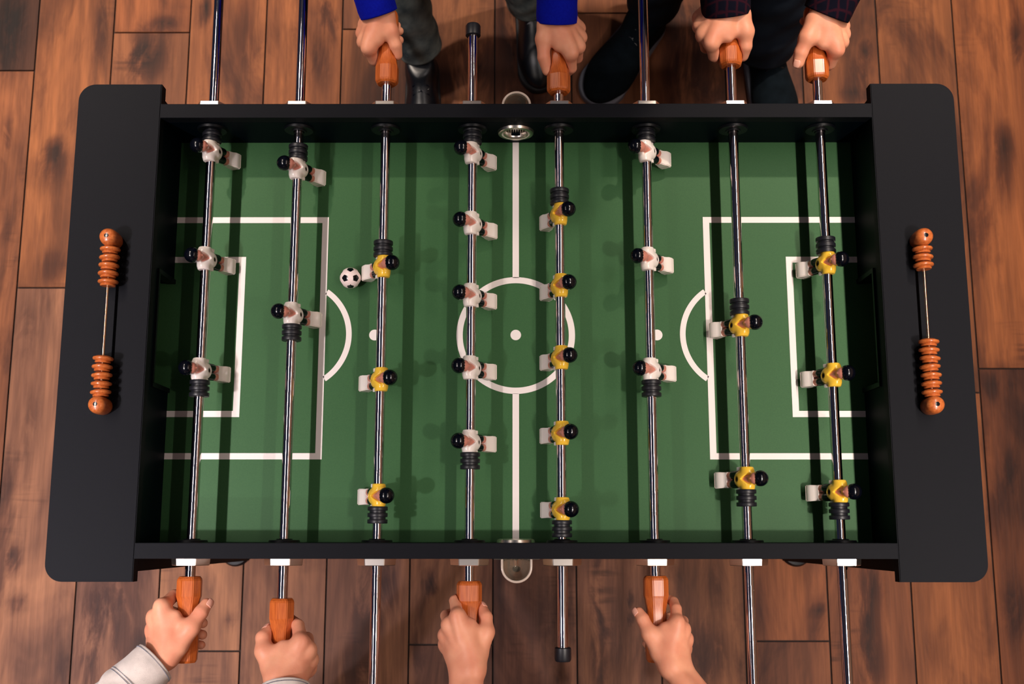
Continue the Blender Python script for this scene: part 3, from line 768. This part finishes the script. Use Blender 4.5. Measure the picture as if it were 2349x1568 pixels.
# ================================================================ BALL
def soccer_ball(r):
    bm = bmesh.new(); bmesh.ops.create_icosphere(bm, subdivisions=5, radius=r)
    t = (1 + 5 ** .5) / 2
    ic = [Vector(v).normalized() for v in [(0, a, b * t) for a in (-1, 1) for b in (-1, 1)] + [(a, b * t, 0) for a in (-1, 1) for b in (-1, 1)] + [(a * t, 0, b) for a in (-1, 1) for b in (-1, 1)]]
    nb = {i: [j for j in range(12) if j != i and (ic[i] - ic[j]).length < 1.2] for i in range(12)}
    for f in bm.faces:
        d = f.calc_center_median().normalized()
        i = max(range(12), key=lambda q: d.dot(ic[q])); c = ic[i]
        m_ = 0
        for j in nb[i]:
            dr = (ic[j] - c * ic[j].dot(c)).normalized()
            m_ = max(m_, math.atan2(d.dot(dr), d.dot(c)))
        f.material_index = 1 if m_ < 0.300 else 0
    return bm
ball = obj('soccer_ball', soccer_ball(0.0168), ('ball_white', 'figure_black'), smooth=True)
ball.location = (-0.2648, 0.0912, fz + 0.0172)
ball.rotation_euler = (Matrix.Rotation(0.155, 3, 'Y') @ Matrix.Rotation(0.232, 3, 'X') @ Matrix.Rotation(math.radians(92), 3, 'Z')).to_euler()
tag(ball, 'small white and black foosball lying on the green pitch', 'ball')

# ================================================================ PEOPLE
# skeleton of every gripping hand in millimetres (wrist, thumb, four fingers)
HANDS = {
 1: '-512,-484,812 -574,-538,827 -491,-471,818 -472,-445,816 -461,-425,808 -456,-414,800 -517,-417,812 -511,-403,780 -496,-402,762 -481,-404,764 -530,-433,802 -530,-425,762 -503,-434,754 -467,-443,775 -535,-452,790 -532,-446,756 -504,-456,752 -467,-460,774 -536,-469,780 -530,-466,756 -503,-473,754 -469,-475,771',
 2: '-331,-517,822 -335,-601,832 -351,-501,818 -365,-479,814 -369,-461,806 -364,-452,794 -311,-466,820 -321,-445,794 -337,-440,766 -356,-441,762 -302,-478,812 -311,-466,772 -337,-460,754 -364,-465,766 -301,-493,798 -316,-484,760 -341,-482,752 -362,-483,766 -305,-507,784 -320,-500,756 -343,-498,754 -359,-499,764',
 4: '-70,-504,822 -67,-601,832 -55,-483,816 -43,-452,810 -44,-432,802 -51,-420,790 -84,-429,824 -90,-409,796 -82,-405,770 -67,-407,762 -97,-442,814 -104,-432,776 -85,-427,756 -59,-431,764 -103,-458,800 -103,-449,762 -81,-447,752 -57,-450,764 -104,-473,786 -101,-464,756 -80,-463,754 -60,-466,764',
 6: '229,-498,818 281,-594,832 209,-480,818 194,-454,816 185,-434,810 180,-425,804 233,-439,820 235,-420,804 234,-411,786 226,-406,772 243,-449,810 249,-440,774 235,-435,756 206,-441,760 249,-464,796 250,-456,762 229,-457,752 195,-473,768 249,-479,784 246,-473,758 223,-476,754 198,-483,766',
 3: '-222,517,818 -235,595,827 -209,502,818 -200,479,814 -193,460,806 -191,448,796 -235,453,812 -230,444,786 -220,446,764 -206,452,762 -244,470,798 -243,469,762 -219,478,754 -191,486,770 -248,490,788 -246,487,758 -222,498,752 -191,502,770 -246,508,782 -243,504,758 -222,511,754 -195,512,770',
 5: '66,513,818 60,595,827 50,490,818 44,467,812 45,440,804 51,423,792 88,442,816 90,429,788 80,428,766 66,435,762 100,459,804 101,455,770 84,457,754 57,458,764 104,480,792 101,478,760 82,479,752 57,477,764 103,501,782 99,498,758 79,497,754 57,495,764',
 7: '336,529,822 332,607,832 359,506,818 368,479,814 369,460,802 368,450,788 312,459,816 321,450,788 336,455,764 353,459,762 302,477,806 313,475,766 335,478,754 364,479,764 299,498,794 311,496,758 335,496,752 364,495,764 300,518,784 310,514,756 334,512,754 362,510,764',
 8: '501,515,818 533,587,827 479,493,820 465,467,816 457,447,806 454,433,798 511,448,814 508,436,788 505,439,764 490,445,762 523,468,800 523,461,764 508,462,754 479,466,766 530,486,790 529,480,758 507,489,752 475,502,768 533,505,782 530,498,756 507,505,754 474,519,770',
}
KEYS = ['W', 'F', 'TC', 'TM', 'TI', 'TT', 'IM', 'IP', 'ID', 'IT', 'MM', 'MP', 'MD', 'MT', 'RM', 'RP', 'RD', 'RT', 'PM', 'PP', 'PD', 'PT']
ELBOW = {1: (-.68, -.66, .93), 2: (-.30, -.75, .95), 4: (-.085, -.74, .95), 6: (.36, -.70, .94), 3: (-.30, .74, .97), 5: (.07, .76, .98), 7: (.30, .77, .98), 8: (.60, .74, .97)}
HSIZE = {1: 1.0, 2: 1.04, 4: 0.92, 6: 0.90, 3: 0.96, 5: 0.96, 7: 1.04, 8: 1.04}

def joints(k):
    J = {n: np.array([float(c) / 1000 for c in s.split(',')]) for n, s in zip(KEYS, HANDS[k].split())}
    E_ = np.array(ELBOW[k]); J['E'] = E_; J['F'] = J['W'] + (E_ - J['W']) * 0.45
    return J

def hand_parts(k):
    """one gripping hand with wrist and forearm as a single skin; the grip is hollowed around the handle"""
    J = joints(k); s = HSIZE[k]; rodx = RODX[k - 1]; sd = ROD[k][0]; hy = ROD[k][1]
    W = J['W']; fwd = J['F'] - W; fwd /= np.linalg.norm(fwd)
    across = J['TC'] - J['PM']; across -= fwd * (across @ fwd); across /= np.linalg.norm(across)
    up = np.cross(fwd, across); up = up if up[2] > 0 else -up
    def f(P):
        P = P.astype(np.float32)
        # palm and back of the hand
        w1 = W + across * 0.0112 * s; w2 = W - across * 0.0112 * s
        d = cone_d(P, w1, J['F'] + across * 0.012, 0.0155 * s, 0.0225 * s)
        d = smin(d, cone_d(P, w2, J['F'] - across * 0.012, 0.0152 * s, 0.0225 * s), 0.012)
        palm = cone_d(P, w1, J['IM'] - up * .001, 0.0165 * s, 0.0118 * s)
        for a, b, r0, r1 in ((W, 'MM', .0165, .0116), (W - across * .006, 'RM', .0160, .0110), (w2, 'PM', .0155, .0102)):
            palm = smin(palm, cone_d(P, a, J[b] - up * .001, r0 * s, r1 * s), 0.012)
        for a, b in (('IM', 'MM'), ('MM', 'RM'), ('RM', 'PM')):      # flesh between the knuckles
            palm = smin(palm, cone_d(P, J[a] + (W - J[a]) * .10 - up * .001, J[b] + (W - J[b]) * .10 - up * .001, 0.0098 * s, 0.0094 * s), 0.006)
        d = smin(d, palm, 0.010)
        # flesh between thumb and index
        web = cone_d(P, w1 + up * .003, (J['TM'] * .5 + J['IM'] * .5) + up * .003, 0.015 * s, 0.0080 * s)
        web = smin(web, cone_d(P, J['IM'] + (W - J['IM']) * .18, J['TM'] + (J['TC'] - J['TM']) * .10 + up * .001, 0.0090 * s, 0.0100 * s), 0.008)
        d = smin(d, web, 0.011)
        # thumb
        th = cone_d(P, w1, J['TC'], 0.0165 * s, 0.0160 * s)
        th = smin(th, cone_d(P, J['TC'], J['TM'], 0.0160 * s, 0.0128 * s), 0.005)
        d = smin(d, th, 0.008)
        t2 = cone_d(P, J['TM'], J['TI'], 0.0120 * s, 0.0104 * s)
        t2 = smin(t2, cone_d(P, J['TI'], J['TT'], 0.0108 * s, 0.0088 * s), 0.002)
        d = smin(d, t2, 0.005)
        # fingers
        fs = None
        for c, rs in (('I', (.0106, .0092, .0084, .0074)), ('M', (.0108, .0094, .0085, .0075)), ('R', (.0102, .0090, .0081, .0072)), ('P', (.0092, .0080, .0072, .0064))):
            a, b, cc, e = J[c + 'M'], J[c + 'P'], J[c + 'D'], J[c + 'T']
            g = cone_d(P, a, b, rs[0] * s * .98, rs[1] * s * .98)
            g = smin(g, cone_d(P, b, cc, rs[1] * s, rs[2] * s), 0.0015)
            g = smin(g, cone_d(P, cc, e, rs[2] * s, rs[3] * s), 0.0015)
            # knuckle bump
            g = smin(g, np.linalg.norm(P - (a + up * .0008), axis=1) - rs[0] * s * .95, 0.006)
            fs = g if fs is None else smin(fs, g, 0.0012)
        d = smin(d, fs, 0.0065)
        # tendon ridges on the back of the hand
        for c in 'IMRP':
            a = J[c + 'M'] + up * .0070 * s; b = W * .5 + J[c + 'M'] * .5 + up * .0100 * s
            d = smin(d, cone_d(P, a, b, 0.0032, 0.0024), 0.009)
        # grip
        rr = 0.0153
        q = np.sqrt((P[:, 0] - rodx) ** 2 + (P[:, 2] - (TZ + RZ)) ** 2) - rr
        yy = (P[:, 1] - hy) * sd                      # distance along the handle
        q = np.maximum(q, np.maximum(-yy, yy - 0.125))
        wide = np.sqrt((P[:, 0] - rodx) ** 2 + (P[:, 2] - (TZ + RZ)) ** 2) - 0.0190
        wide = np.maximum(wide, yy - 0.030)
        q = np.minimum(q, np.maximum(wide, -yy))
        return smax(d, -q, 0.001)
    pts = np.array([J[n] for n in J if n not in ('E',)])
    lo = pts.min(0) - 0.032; hi = pts.max(0) + 0.032
    return J, surface_nets(f, lo, hi, 0.0017)

def nail(parent, J, s, tip='TT', prev='TI', side=None):
    """thumb nail: a thin curved plate on the back of the last joint"""
    a, b = J[prev], J[tip]; d = b - a; d /= np.linalg.norm(d)
    up = side / np.linalg.norm(side); up = up - d * (up @ d); up /= np.linalg.norm(up); x = np.cross(d, up)
    bm = bmesh.new(); G = []
    r = 0.0094 * s
    for i in range(9):
        v = -0.0045 + 0.0120 * i / 8; row = []
        w = 0.85 * (1 - 0.35 * max(0, (abs(i - 4) - 2.2) / 2.0) ** 2)
        for q in range(9):
            an = (q / 8 - .5) * 1.5 * w
            rr = r * (1.0 - 0.05 * max(0, v / 0.0075) ** 2 * 3)
            p = b + d * v * s + up * math.cos(an) * rr + x * math.sin(an) * rr
            row.append(bm.verts.new(p))
        G.append(row)
    for A, B in zip(G[:-1], G[1:]):
        for q in range(8): bm.faces.new((A[q], A[q + 1], B[q + 1], B[q]))
    bmesh.ops.recalc_face_normals(bm, faces=bm.faces)
    o = obj('fingernail', bm, 'nail', parent, smooth=True)
    o.modifiers.new('thickness', 'SOLIDIFY').thickness = -0.0006
    return o

def loft(path, radii, n=48, steps=120, amp=0.0, folds=(60, 9), seed=0, lip=0.0, squash=1.0, wave=0.0):
    """cloth tube along a path; amp = depth of the wrinkles (list along path or number); lip = turned-in hem at the start"""
    P = np.array(path, float); Rr = np.array(radii, float)
    A = np.array(amp, float) if not np.isscalar(amp) else np.full(len(P), amp)
    seg = np.linalg.norm(np.diff(P, axis=0), axis=1); u = np.concatenate([[0], np.cumsum(seg)]); L_ = u[-1]
    t = np.linspace(0, L_, steps)
    Q = np.stack([np.interp(t, u, P[:, i]) for i in range(3)], 1); R_ = np.interp(t, u, Rr); A_ = np.interp(t, u, A)
    for _ in range(6):
        Q[1:-1] = (Q[:-2] + 2 * Q[1:-1] + Q[2:]) / 4
    T = np.gradient(Q, axis=0); T /= np.linalg.norm(T, axis=1)[:, None]
    ref = np.array([0.3, 0.1, 1.0]) if abs(T[0][2]) < 0.8 else np.array([1.0, 0.2, 0.0])
    rs = np.random.RandomState(seed); ph = rs.uniform(0, 6.28, 8)
    th = np.linspace(0, 2 * np.pi, n, endpoint=False)
    V = []
    def ring(q, tt, r, a, s_):
        x = np.cross(ref, tt); x /= np.linalg.norm(x); y = np.cross(tt, x)
        w = (np.sin(folds[0] * s_ + 2.2 * np.sin(th + ph[0]) + ph[1]) * (0.6 + 0.4 * np.cos(th + ph[2])) +
             0.6 * np.sin(folds[0] * 1.7 * s_ + 3 * np.sin(2 * th + ph[3]) + ph[4]) + 0.5 * np.sin(folds[1] * th / 3.0 * 1.0 + 20 * s_ + ph[5]) * 0 +
             0.5 * np.sin(3 * th + ph[6] + 14 * s_))
        rr = r + a * w
        return q + np.outer(np.cos(th) * rr, x) + np.outer(np.sin(th) * rr * squash, y)
    if lip:
        V.append(ring(Q[0] + T[0] * 0.020, T[0], R_[0] - lip, 0, 0)); V.append(ring(Q[0] + T[0] * 0.002, T[0], R_[0] - lip, 0, 0)); V.append(ring(Q[0] - T[0] * 0.0005, T[0], R_[0] - lip * .5, 0, 0))
    for i in range(steps): V.append(ring(Q[i], T[i], R_[i], A_[i], t[i]))
    m = len(V); V = np.concatenate(V); F = []
    for i in range(m - 1):
        for j in range(n):
            F.append((i * n + j, i * n + (j + 1) % n, (i + 1) * n + (j + 1) % n, (i + 1) * n + j))
    return V, np.array(F)

def shoe(parent, toe, heel, up_mat, sole_mat, width=1.0, sneaker=False):
    toe = Vector((*toe, 0)); heel = Vector((*heel, 0)); d = toe - heel; Ls = d.length; c = (toe + heel) / 2
    s = Ls / 0.285
    def upper(P):
        x = P[:, 0] / width
        P2 = np.stack([x, P[:, 1], P[:, 2]], 1)
        g = ell_d(P2, (0.002, 0.060, 0.030), (0.046, 0.080, 0.036))
        g = smin(g, cone_d(P2, (0, 0.055, 0.036), (0, -0.045, 0.070), 0.030, 0.033), 0.03)
        g = smin(g, cone_d(P2, (0, -0.088, 0.036), (0, -0.078, 0.092), 0.037, 0.036), 0.03)
        g = smin(g, cone_d(P2, (0.0, -0.090, 0.03), (0.0, 0.06, 0.03), 0.036, 0.040), 0.02)
        g = smax(g, P[:, 2] - 0.112, 0.006)
        # toe-cap seam and tongue edges
        seam = np.abs(P[:, 1] - 0.045 - 3.0 * P[:, 0] ** 2 / 0.1) - 0.0012
        g = g + 0.0012 * np.clip(1 - seam / 0.002, 0, 1) * (P[:, 2] > 0.03)
        return smax(g, 0.020 - P[:, 2], 0.003)
    def sole(P):
        Q = P.copy(); Q[:, 0] /= width; Q[:, 2] = 0
        g = smin(cone_d(Q, (0.0, -0.092, 0), (0.004, 0.080, 0), 0.041, 0.050), ell_d(Q, (0.003, 0.095, 0), (0.046, 0.048, 0.05)), 0.01)
        return smax(g, np.abs(P[:, 2] - 0.0125) - 0.0125, 0.005)
    so = blob('shoe', upper, (-0.07, -0.15, 0.0), (0.07, 0.16, 0.13), 0.0035, up_mat, parent, 2)
    sl_ = blob('sole', sole, (-0.07, -0.15, -0.006), (0.07, 0.16, 0.034), 0.003, sole_mat, so, 1)
    # laces
    bm = bmesh.new()
    for i in range(5):
        y = 0.030 - 0.018 * i; z = 0.0705 + 0.0085 * i
        for sg in (-1, 1):
            p0 = Vector((-0.020 * sg * width, y, z - 0.004)); p1 = Vector((0.020 * sg * width, y - 0.012, z + 0.000)); mid = (p0 + p1) / 2 + Vector((0, 0, 0.007))
            prev = None
            for q in range(9):
                t_ = q / 8; p = p0.lerp(mid, t_ * 2) if t_ < .5 else mid.lerp(p1, t_ * 2 - 1)
                rg = [bm.verts.new(p + Vector((0, 0.0022 * math.cos(a), 0.0018 * math.sin(a)))) for a in [k_ * math.pi / 3 for k_ in range(6)]]
                if prev:
                    for k_ in range(6): bm.faces.new((prev[k_], prev[(k_ + 1) % 6], rg[(k_ + 1) % 6], rg[k_]))
                prev = rg
    bmesh.ops.recalc_face_normals(bm, faces=bm.faces)
    obj('laces', bm, 'figure_black', so, smooth=True)
    so.location = c; so.scale = (s, s, s); so.rotation_euler = (0, 0, math.atan2(d.y, d.x) - math.pi / 2)
    return so

def person(label, face, hands, shoulders, hips, feet, head, top_mat, leg_mat, shoe_mat, sole_mat, short=False, cuffs=None, hems=None, pos=None):
    """face = +1 looks towards +y, -1 towards -y; body = one mesh of skin, clothing are its children"""
    cx = (shoulders[0][0] + shoulders[1][0]) / 2
    base = (round(cx, 3), round(hips[0][1], 3), 0)
    root = thing('person', label, 'person', base, 'people playing')
    off = -np.array(base)
    parts = []; JJ = []
    for k in hands:
        J, hm = hand_parts(k); JJ.append(J); parts.append((hm[0], hm[1]))
    H = np.array(head, float); S = [np.array(x, float) for x in shoulders]; Hp = [np.array(x, float) for x in hips]
    neck = (S[0] + S[1]) / 2 + np.array([0, 0, .05]); pel = (Hp[0] + Hp[1]) / 2
    def coarse(P):
        P = P.astype(np.float32)
        d = ell_d(P, (neck + pel) / 2 + np.array([0, 0, .06]), (0.155, 0.10, 0.27))
        d = smin(d, cone_d(P, S[0], S[1], 0.055, 0.055), 0.05)
        d = smin(d, ell_d(P, pel, (0.155, 0.11, 0.11)), 0.04)
        d = smin(d, cone_d(P, neck - np.array([0, 0, .04]), H - np.array([0, 0, .06]), 0.058, 0.052), 0.03)
        for i in (0, 1):
            E_ = JJ[i]['E']; Fm = JJ[i]['W'] * .40 + E_ * .60
            d = smin(d, cone_d(P, S[i], E_, 0.048, 0.038), 0.03); d = smin(d, cone_d(P, E_, Fm, 0.036, 0.026), 0.01)
            kn = np.array(feet[i][2]); an = np.array(feet[i][3])
            d = smin(d, cone_d(P, Hp[i], kn, 0.075, 0.050), 0.03); d = smin(d, cone_d(P, kn, an, 0.048, 0.034), 0.01)
        return d
    allp = np.array([*S, *Hp, H, JJ[0]['E'], JJ[1]['E'], *[f_[2] for f_ in feet], *[f_[3] for f_ in feet]])
    parts.append(surface_nets(coarse, allp.min(0) - .14, allp.max(0) + .10, 0.012))
    fy = face
    def head_d(P):
        P = P.astype(np.float32)
        d = ell_d(P, H + [0, -fy * .012, .022], (0.076, 0.095, 0.098))
        d = smin(d, ell_d(P, H + [0, fy * .030, -.045], (0.056, 0.060, 0.070)), 0.03)
        d = smin(d, cone_d(P, H + [0, fy * .088, .018], H + [0, fy * .106, -.018], 0.008, 0.0125), 0.010)      # nose
        for sx in (-1, 1):
            d = smin(d, ell_d(P, H + [sx * .078, -fy * .006, -.004], (0.010, 0.018, 0.031)), 0.004)          # ears
            d = smax(d, -ell_d(P, H + [sx * .031, fy * .096, .020], (0.017, 0.012, 0.010)), 0.010)           # eye sockets
            d = smin(d, ell_d(P, H + [sx * .031, fy * .080, .019], (0.013, 0.0125, 0.0120)), 0.002)          # eyeballs
        d = smin(d, ell_d(P, H + [0, fy * .086, -.047], (0.022, 0.009, 0.0065)), 0.004)                        # lips
        d = smax(d, -cone_d(P, H + [-.020, fy * .096, -.047], H + [.020, fy * .096, -.047], 0.0015, 0.0015), 0.003)
        d = smin(d, cone_d(P, H + [0, -fy * .02, -.06], neck, 0.052, 0.056), 0.02)
        return d
    parts.append(surface_nets(head_d, H - [.11, .13, .17], H + [.11, .13, .14], 0.0045))
    me = mesh_from([(v + off, f_) for v, f_ in parts], 'body', 1)
    body = obj_mesh('body', me, root, ('skin',), True)
    # hair
    def hair_d(P):
        P = P.astype(np.float32)
        d = ell_d(P, H + [0, -fy * .016, .030], (0.084, 0.103, 0.102))
        cut = (P[:, 1] - H[1]) * fy * 1.0 - (P[:, 2] - H[2]) * 0.9 + 0.012
        return smax(d, cut, 0.008) + 0.0015 * np.sin(P[:, 0] * 300) * np.sin(P[:, 2] * 90)
    v, f_ = surface_nets(hair_d, H - [.11, .14, .13], H + [.11, .14, .15], 0.006)
    obj_mesh('hair', mesh_from([(v + off, f_)], 'hair', 1), root, ('hair',), True)
    # upper clothing
    def top_d(P):
        P = P.astype(np.float32)
        d = ell_d(P, (neck + pel) / 2 + np.array([0, 0, .04]), (0.175, 0.122, 0.30))
        d = smin(d, cone_d(P, S[0], S[1], 0.068, 0.068), 0.05)
        d = smin(d, ell_d(P, pel + [0, 0, .06], (0.172, 0.128, 0.12)), 0.05)
        for i in (0, 1):
            E_ = JJ[i]['E']; e2 = S[i] * .45 + E_ * .55 if short else E_
            d = smin(d, cone_d(P, S[i], e2, 0.064, 0.054 if not short else 0.06), 0.03)
        d = smax(d, pel[2] - .04 - P[:, 2], 0.006)
        d = smax(d, -(np.linalg.norm((P - (neck + [0, fy * .02, .05])), axis=1) - 0.078), 0.006)
        return d + 0.003 * np.sin(P[:, 2] * 42 + 5 * np.sin(P[:, 0] * 14))
    tp = [surface_nets(top_d, allp.min(0) - .14, allp.max(0) + .10, 0.011)]
    stitch = []
    if not short:
        for i, J in enumerate(JJ):
            cf = cuffs[i]; d0 = J['E'] - J['W']; Ln = np.linalg.norm(d0); d0 = d0 / Ln
            st = J['W'] + d0 * cf[0] + np.array([0, 0, cf[3] if len(cf) > 3 else 0])
            path = [st, st + d0 * .012, st + d0 * .050, st + d0 * .056, st + d0 * .075, J['E'] - d0 * .03, J['E'] + [0, 0, .01]]
            r0, r1 = cf[1], cf[2]
            rad = [r0, r0 + .001, r0 + .001, (r0 + r1) / 2, r1, r1 + .010, 0.058]
            am = [0.0002, 0.0007, 0.0010, 0.0020, 0.0042, 0.0042, 0.0040] if top_mat == 'denim_light' else [0.0002, 0.0005, 0.0006, 0.0012, 0.0030, 0.0030, 0.0030]
            tp.append(loft(path, rad, 64, 150, am, (75, 9), seed=i + int(abs(cx) * 100), lip=.0035))
            if top_mat == 'denim_light':
                for q_, rr_ in ((0.0045, r0 + .0006), (0.047, r0 + .0016), (0.051, r0 + .0016)):
                    c0 = st + d0 * q_; stitch.append((c0, d0, rr_))
    tv = [(v + off, f_) for v, f_ in tp]
    nm = {'blue': 'sweatshirt', 'denim_light': 'denim_jacket', 'plaid': 'flannel_shirt', 'tee': 'tee_shirt'}[top_mat]
    shirt = obj_mesh(nm, mesh_from(tv, nm), root, (top_mat,), True)
    for c0, d0, rr_ in stitch:
        bm = bmesh.new(); x = np.cross(d0, [0.3, 0.1, 1.0]); x /= np.linalg.norm(x); y = np.cross(d0, x)
        n_ = 110
        for q_ in range(n_):
            a0 = 2 * math.pi * q_ / n_; a1 = a0 + 2 * math.pi / n_ * 0.62
            vs = []
            for a_ in (a0, a1):
                for (dr, dl) in ((-.0012, -.0004), (.0006, -.0004), (.0006, .0004), (-.0012, .0004)):
                    p = c0 + off + (x * math.cos(a_) + y * math.sin(a_)) * (rr_ + dr) + d0 * dl
                    vs.append(bm.verts.new(p))
            for f4 in ((0, 1, 2, 3), (7, 6, 5, 4), (0, 4, 5, 1), (1, 5, 6, 2), (2, 6, 7, 3), (3, 7, 4, 0)): bm.faces.new([vs[z_] for z_ in f4])
        obj('stitching', bm, 'stitch', shirt)
    # trousers
    def pant_d(P):
        P = P.astype(np.float32)
        d = ell_d(P, pel, (0.168, 0.124, 0.13))
        for i in (0, 1):
            kn = np.array(feet[i][2]); d = smin(d, cone_d(P, Hp[i], Hp[i] * .5 + kn * .5, 0.090, 0.078), 0.03)
        return d
    ps = [surface_nets(pant_d, np.minimum(Hp[0], Hp[1]) - [.22, .25, .34], np.maximum(Hp[0], Hp[1]) + [.22, .25, .2], 0.011)]
    for i in (0, 1):
        toe, heel, kn, an, hem, hr = feet[i]
        kn = np.array(kn); hem = np.array(hem)
        path = [hem, hem * .8 + kn * .2, hem * .4 + kn * .6, kn, kn * .45 + Hp[i] * .55, Hp[i]]
        ps.append(loft(path, [hr, hr + .004, hr + .012, .072, .084, .092], 72, 200, [.0010, .0030, .0028, .003, .002, .001], (52, 9), seed=i + 7, lip=.004))
    obj_mesh('trousers', mesh_from([(v + off, f_) for v, f_ in ps], 'trousers'), root, (leg_mat,), True)
    for i in (0, 1):
        toe, heel = feet[i][0], feet[i][1]
        so = shoe(root, toe, heel, shoe_mat, sole_mat, width=1.12 if shoe_mat == 'shoe_suede' else 0.95)
        so.location = so.location + Vector(off)
    return root, JJ, off

def vv(*a): return np.array(a, float)
# near side, left: pale denim cuffs
rA, JA, oA = person('person at the near left in pale denim cuffs, hands on the two leftmost near handles', 1, (1, 2),
    [(-.57, -.80, 1.33), (-.25, -.82, 1.33)], [(-.49, -.86, .92), (-.31, -.86, .92)],
    [((-.52, -.66), (-.50, -.93), (-.50, -.84, .48), (-.50, -.88, .09), (-.50, -.87, .045), .066),
     ((-.29, -.66), (-.30, -.93), (-.30, -.84, .48), (-.30, -.88, .09), (-.30, -.87, .045), .066)],
    (-.40, -.80, 1.56), 'denim_light', 'khaki', 'shoe_black', 'sole_black', cuffs=[(.014, .0335, .037), (.012, .036, .041)])
nail(rA, {k_: v_ + oA for k_, v_ in JA[0].items()}, 1.0, side=vv(.75, .05, .6))
nail(rA, {k_: v_ + oA for k_, v_ in JA[1].items()}, 1.0, side=vv(-.55, .3, .5))
# near side, centre: bare forearms
rB, JB, oB = person('person at the near centre with bare forearms, gripping two near handles', 1, (4, 6),
    [(-.05, -.82, 1.31), (.27, -.82, 1.31)], [(.02, -.88, .90), (.20, -.88, .90)],
    [((.00, -.68), (.00, -.94), (.00, -.86, .48), (.00, -.90, .09), (.00, -.89, .045), .066),
     ((.22, -.68), (.21, -.94), (.21, -.86, .48), (.21, -.90, .09), (.21, -.89, .045), .066)],
    (.11, -.80, 1.53), 'tee', 'jeans_grey', 'shoe_black', 'sole_black', short=True)
nail(rB, {k_: v_ + oB for k_, v_ in JB[1].items()}, .9, side=vv(-.75, .1, .6))
nail(rB, {k_: v_ + oB for k_, v_ in JB[0].items()}, .9, side=vv(.6, .4, .4))
# far side, left: blue sweatshirt
rC, JC, oC = person('person at the far side in a cobalt blue sweatshirt and faded grey jeans', -1, (3, 5),
    [(-.25, .86, 1.34), (.07, .86, 1.34)], [(-.19, .93, .92), (-.01, .93, .92)],
    [((-.212, .530), (-.222, .815), (-.285, .875, .46), (-.222, .775, .10), (-.220, .785, .105), .051),
     ((.060, .715), (.030, .985), (.010, .90, .46), (.033, .925, .10), (.030, .905, .095), .052)],
    (-.09, .80, 1.57), 'blue', 'jeans_grey', 'shoe_black', 'sole_black', cuffs=[(-.012, .0305, .037, .007), (-.022, .0320, .038, .009)])
# far side, right: dark plaid
rD, JD, oD = person('person at the far right in a dark plaid shirt and dark jeans with black shoes', -1, (7, 8),
    [(.29, .86, 1.36), (.61, .86, 1.36)], [(.36, .96, .93), (.54, .96, .93)],
    [((.177, .683), (.342, .925), (.345, .93, .47), (.318, .885, .10), (.318, .895, .095), .060),
     ((.625, .600), (.575, .870), (.560, .90, .47), (.572, .82, .10), (.572, .800, .090), .074)],
    (.45, .80, 1.60), 'plaid', 'jeans_dark', 'shoe_suede', 'sole', cuffs=[(-.022, .0385, .045), (-.008, .0375, .045)])
nail(rD, {k_: v_ + oD for k_, v_ in JD[1].items()}, 1.0, side=vv(-.5, -.6, .55))
